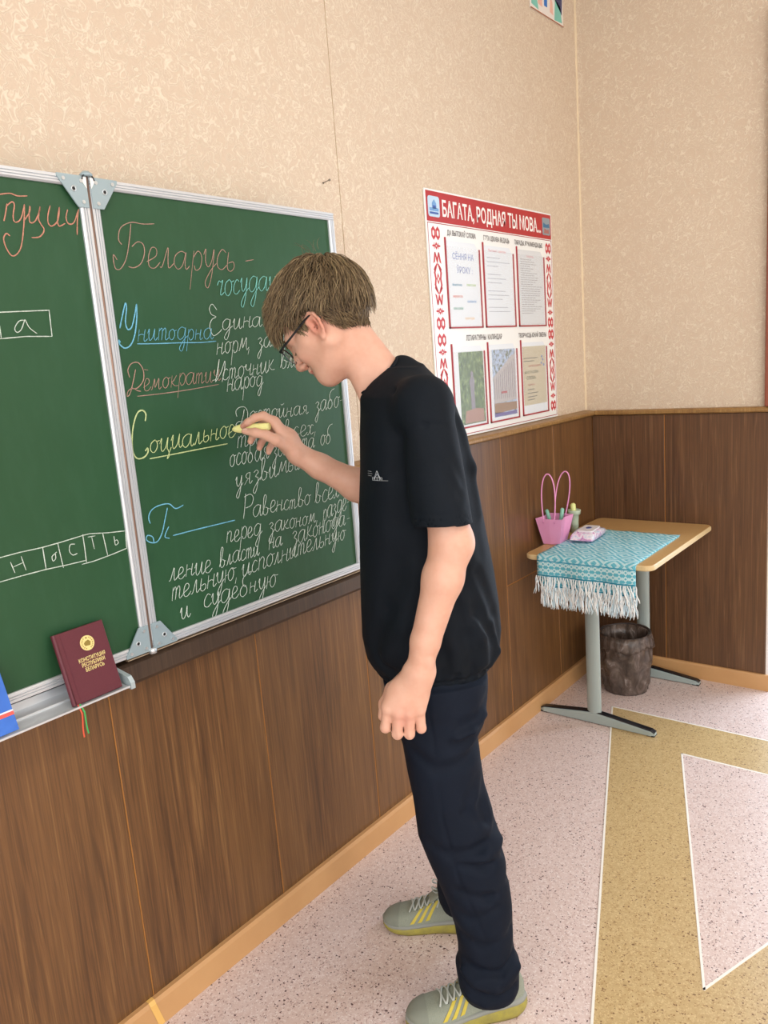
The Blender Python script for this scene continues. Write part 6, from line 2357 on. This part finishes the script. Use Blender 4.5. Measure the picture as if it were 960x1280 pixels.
mbs = MB()
made = 0
tries = 0
while made < 5200 and tries < 40000:
    tries += 1
    d_l = np.array([hd.gauss(0, 1), hd.gauss(0, 1), hd.gauss(0, 1)])
    d_l /= np.linalg.norm(d_l)
    if d_l[2] < -.85:
        continue
    dd_ = d_l @ HM
    dw = Vector(PH * float(dd_[0]) + PR * float(dd_[1]) + np.array([0, 0, 1]) * float(dd_[2]))
    loc, nrm = head_hit(dw)
    if loc is None:
        continue
    hh = to_head(loc)
    rg = region(*hh)
    if rg < 0.0:
        continue
    # far side of the head needs fewer strands
    topline = float(np.interp(hh[0], [-.12, -.06, -.01, .04, .09], [-.050, -.020, .000, .012, .0]))
    root_ = hh + d_l * .006
    if hh[2] > topline:
        L_ = hd.uniform(.045, .066)
        if hh[0] > .045:
            root_ = root_ + np.array([.004, 0, .001])
            L_ = hd.uniform(.046, .070)
        strand(mbs, root_, L_, hd.uniform(.0008, .0014), hd.uniform(.30, .62), 'top')
    else:
        L_ = min(hd.uniform(.014, .024), rg + .012)
        strand(mbs, root_ - d_l * .002, L_, hd.uniform(.0006, .0010), hd.uniform(.22, .4), 'side')
    made += 1
# a few stray hairs standing up at the crown
for k in range(9):
    p = hx((-.055 + hd.uniform(-.03, .03), hd.uniform(-.02, .03), .086))
    a0 = np.array([hd.uniform(-.2, .7), hd.uniform(-.3, .3), 1.0])
    pts = [Vector(W3([p + a0 * (.034 * t) + np.array([.018 * t * t * (1 if k % 2 else -1), 0, -.010 * t * t])])[0]) for t in [q / 6 for q in range(7)]]
    mbs.tube(pts, [.0005, .0005, .0005, .0004, .0004, .0003, .0001], 3, cap=False)
mbs.build('hair_strands', hair_m, hair, smooth=True, kind='stuff')
# eyebrows and lashes
mb = MB()
for s in (-1, 1):
    for k in range(70):
        t = k / 70
        y = s * (.014 + .036 * t)
        dz = -.024 + .006 * math.sin(t * 2.6) + hd.uniform(-.002, .002)
        w_ = _hw(.13, y, dz)
        dirw = (_hw(.0, y * .6, dz) - w_).normalized()
        loc, nrm, _, _ = body_bvh.ray_cast(w_, dirw)
        if loc is None:
            continue
        q = loc + nrm * .0004
        e_ = (_hw(.1, y + s * .006, dz + .0005) - _hw(.1, y, dz)).normalized() * .007
        mb.tube([q, q + e_ * .5 + nrm * .0006, q + e_], [.0005, .0005, .0002], 3, cap=False)
    for k in range(26):
        t = k / 25
        y = s * (.019 + .024 * t)
        w_ = _hw(.13, y, -.052)
        loc, nrm, _, _ = body_bvh.ray_cast(w_, (_hw(.0, y * .8, -.050) - w_).normalized())
        if loc is None:
            continue
        e_ = (_hw(.112, y + s * .003, -.058) - _hw(.1, y, -.052)).normalized() * .006
        mb.tube([loc, loc + e_], [.0004, .0001], 3, cap=False)
mb.build('eyebrows', hair_m, hair, kind='stuff')
mb = MB()
P = []
for k in range(13):
    y = -.019 + .038 * k / 12
    row = []
    for z in (-.0925, -.0965, -.1005, -.1045, -.109):
        zz = z - .0035 * abs(y / .02) ** 2 * (1 if z > -.1 else -1) - .001
        w_ = _hw(.15, y, zz)
        loc, nrm, _, _ = body_bvh.ray_cast(w_, (_hw(.0, y, zz) - w_).normalized())
        row.append(loc + nrm * .0005 if loc is not None else w_)
    P.append(row)
mb.grid(P)
mb.build('lips', mat('soft_pink_lips', 'CB8474', 0.5), body_o, smooth=True)

# thumbnails / nails of the writing hand
for c, tdir, nn_ in (((.366, .1455, 1.4005), (.026, .0095, .005), (-.2, -1.0, .45)), ((.371, .1625, 1.4125), (.013, .008, -.0085), (.3, -.6, .9))):
    c = np.array(c); t_ = np.array(tdir) / np.linalg.norm(tdir)
    n_ = np.array(nn_) - t_ * (np.array(nn_) @ t_); n_ /= np.linalg.norm(n_)
    s_ = np.cross(t_, n_)
    loc, nrm, _, _ = body_bvh.find_nearest(Vector(W3([c + n_ * .006])[0]))
    P = []
    for i in range(7):
        row = []
        for j in range(7):
            u, v = (i / 6 - .5) * .0115, (j / 6 - .5) * .0092
            q = c + n_ * .008 + t_ * u + s_ * v
            l2, n2_, _, _ = body_bvh.find_nearest(Vector(W3([q])[0]))
            row.append(l2 + n2_ * .0004)
        P.append(row)
    MB().grid(P).build('fingernail', mat('pale_pink_nail', 'EBC0AF', 0.3) if 'pale_pink_nail' not in bpy.data.materials else bpy.data.materials['pale_pink_nail'], body_o, smooth=True)

# ---- the chalk in his hand
c0, c1 = W3([(.4035, .1895, 1.3985)])[0], W3([(.309, .1480, 1.4010)])[0]
c0, c1 = Vector(c0), Vector(c1)
dv = c1 - c0
ck = thing('chalk_stick', 'thick pale yellow stick of chalk held in his fingers against the board', 'chalk', tuple(c0))
mb = MB().tube([c0, c0 + dv * .06, c0 + dv * .22, c0 + dv * .40, c1 - dv * .02, c1], [.0020, .0070, .0105, .0110, .0090, .0076], 14)
mb.build('chalk_body', M_noisy('yellow_chalk', 'E9E58E', 'F1EDA6', 120, 0.95, 0.2, 0.0005), ck, smooth=True)
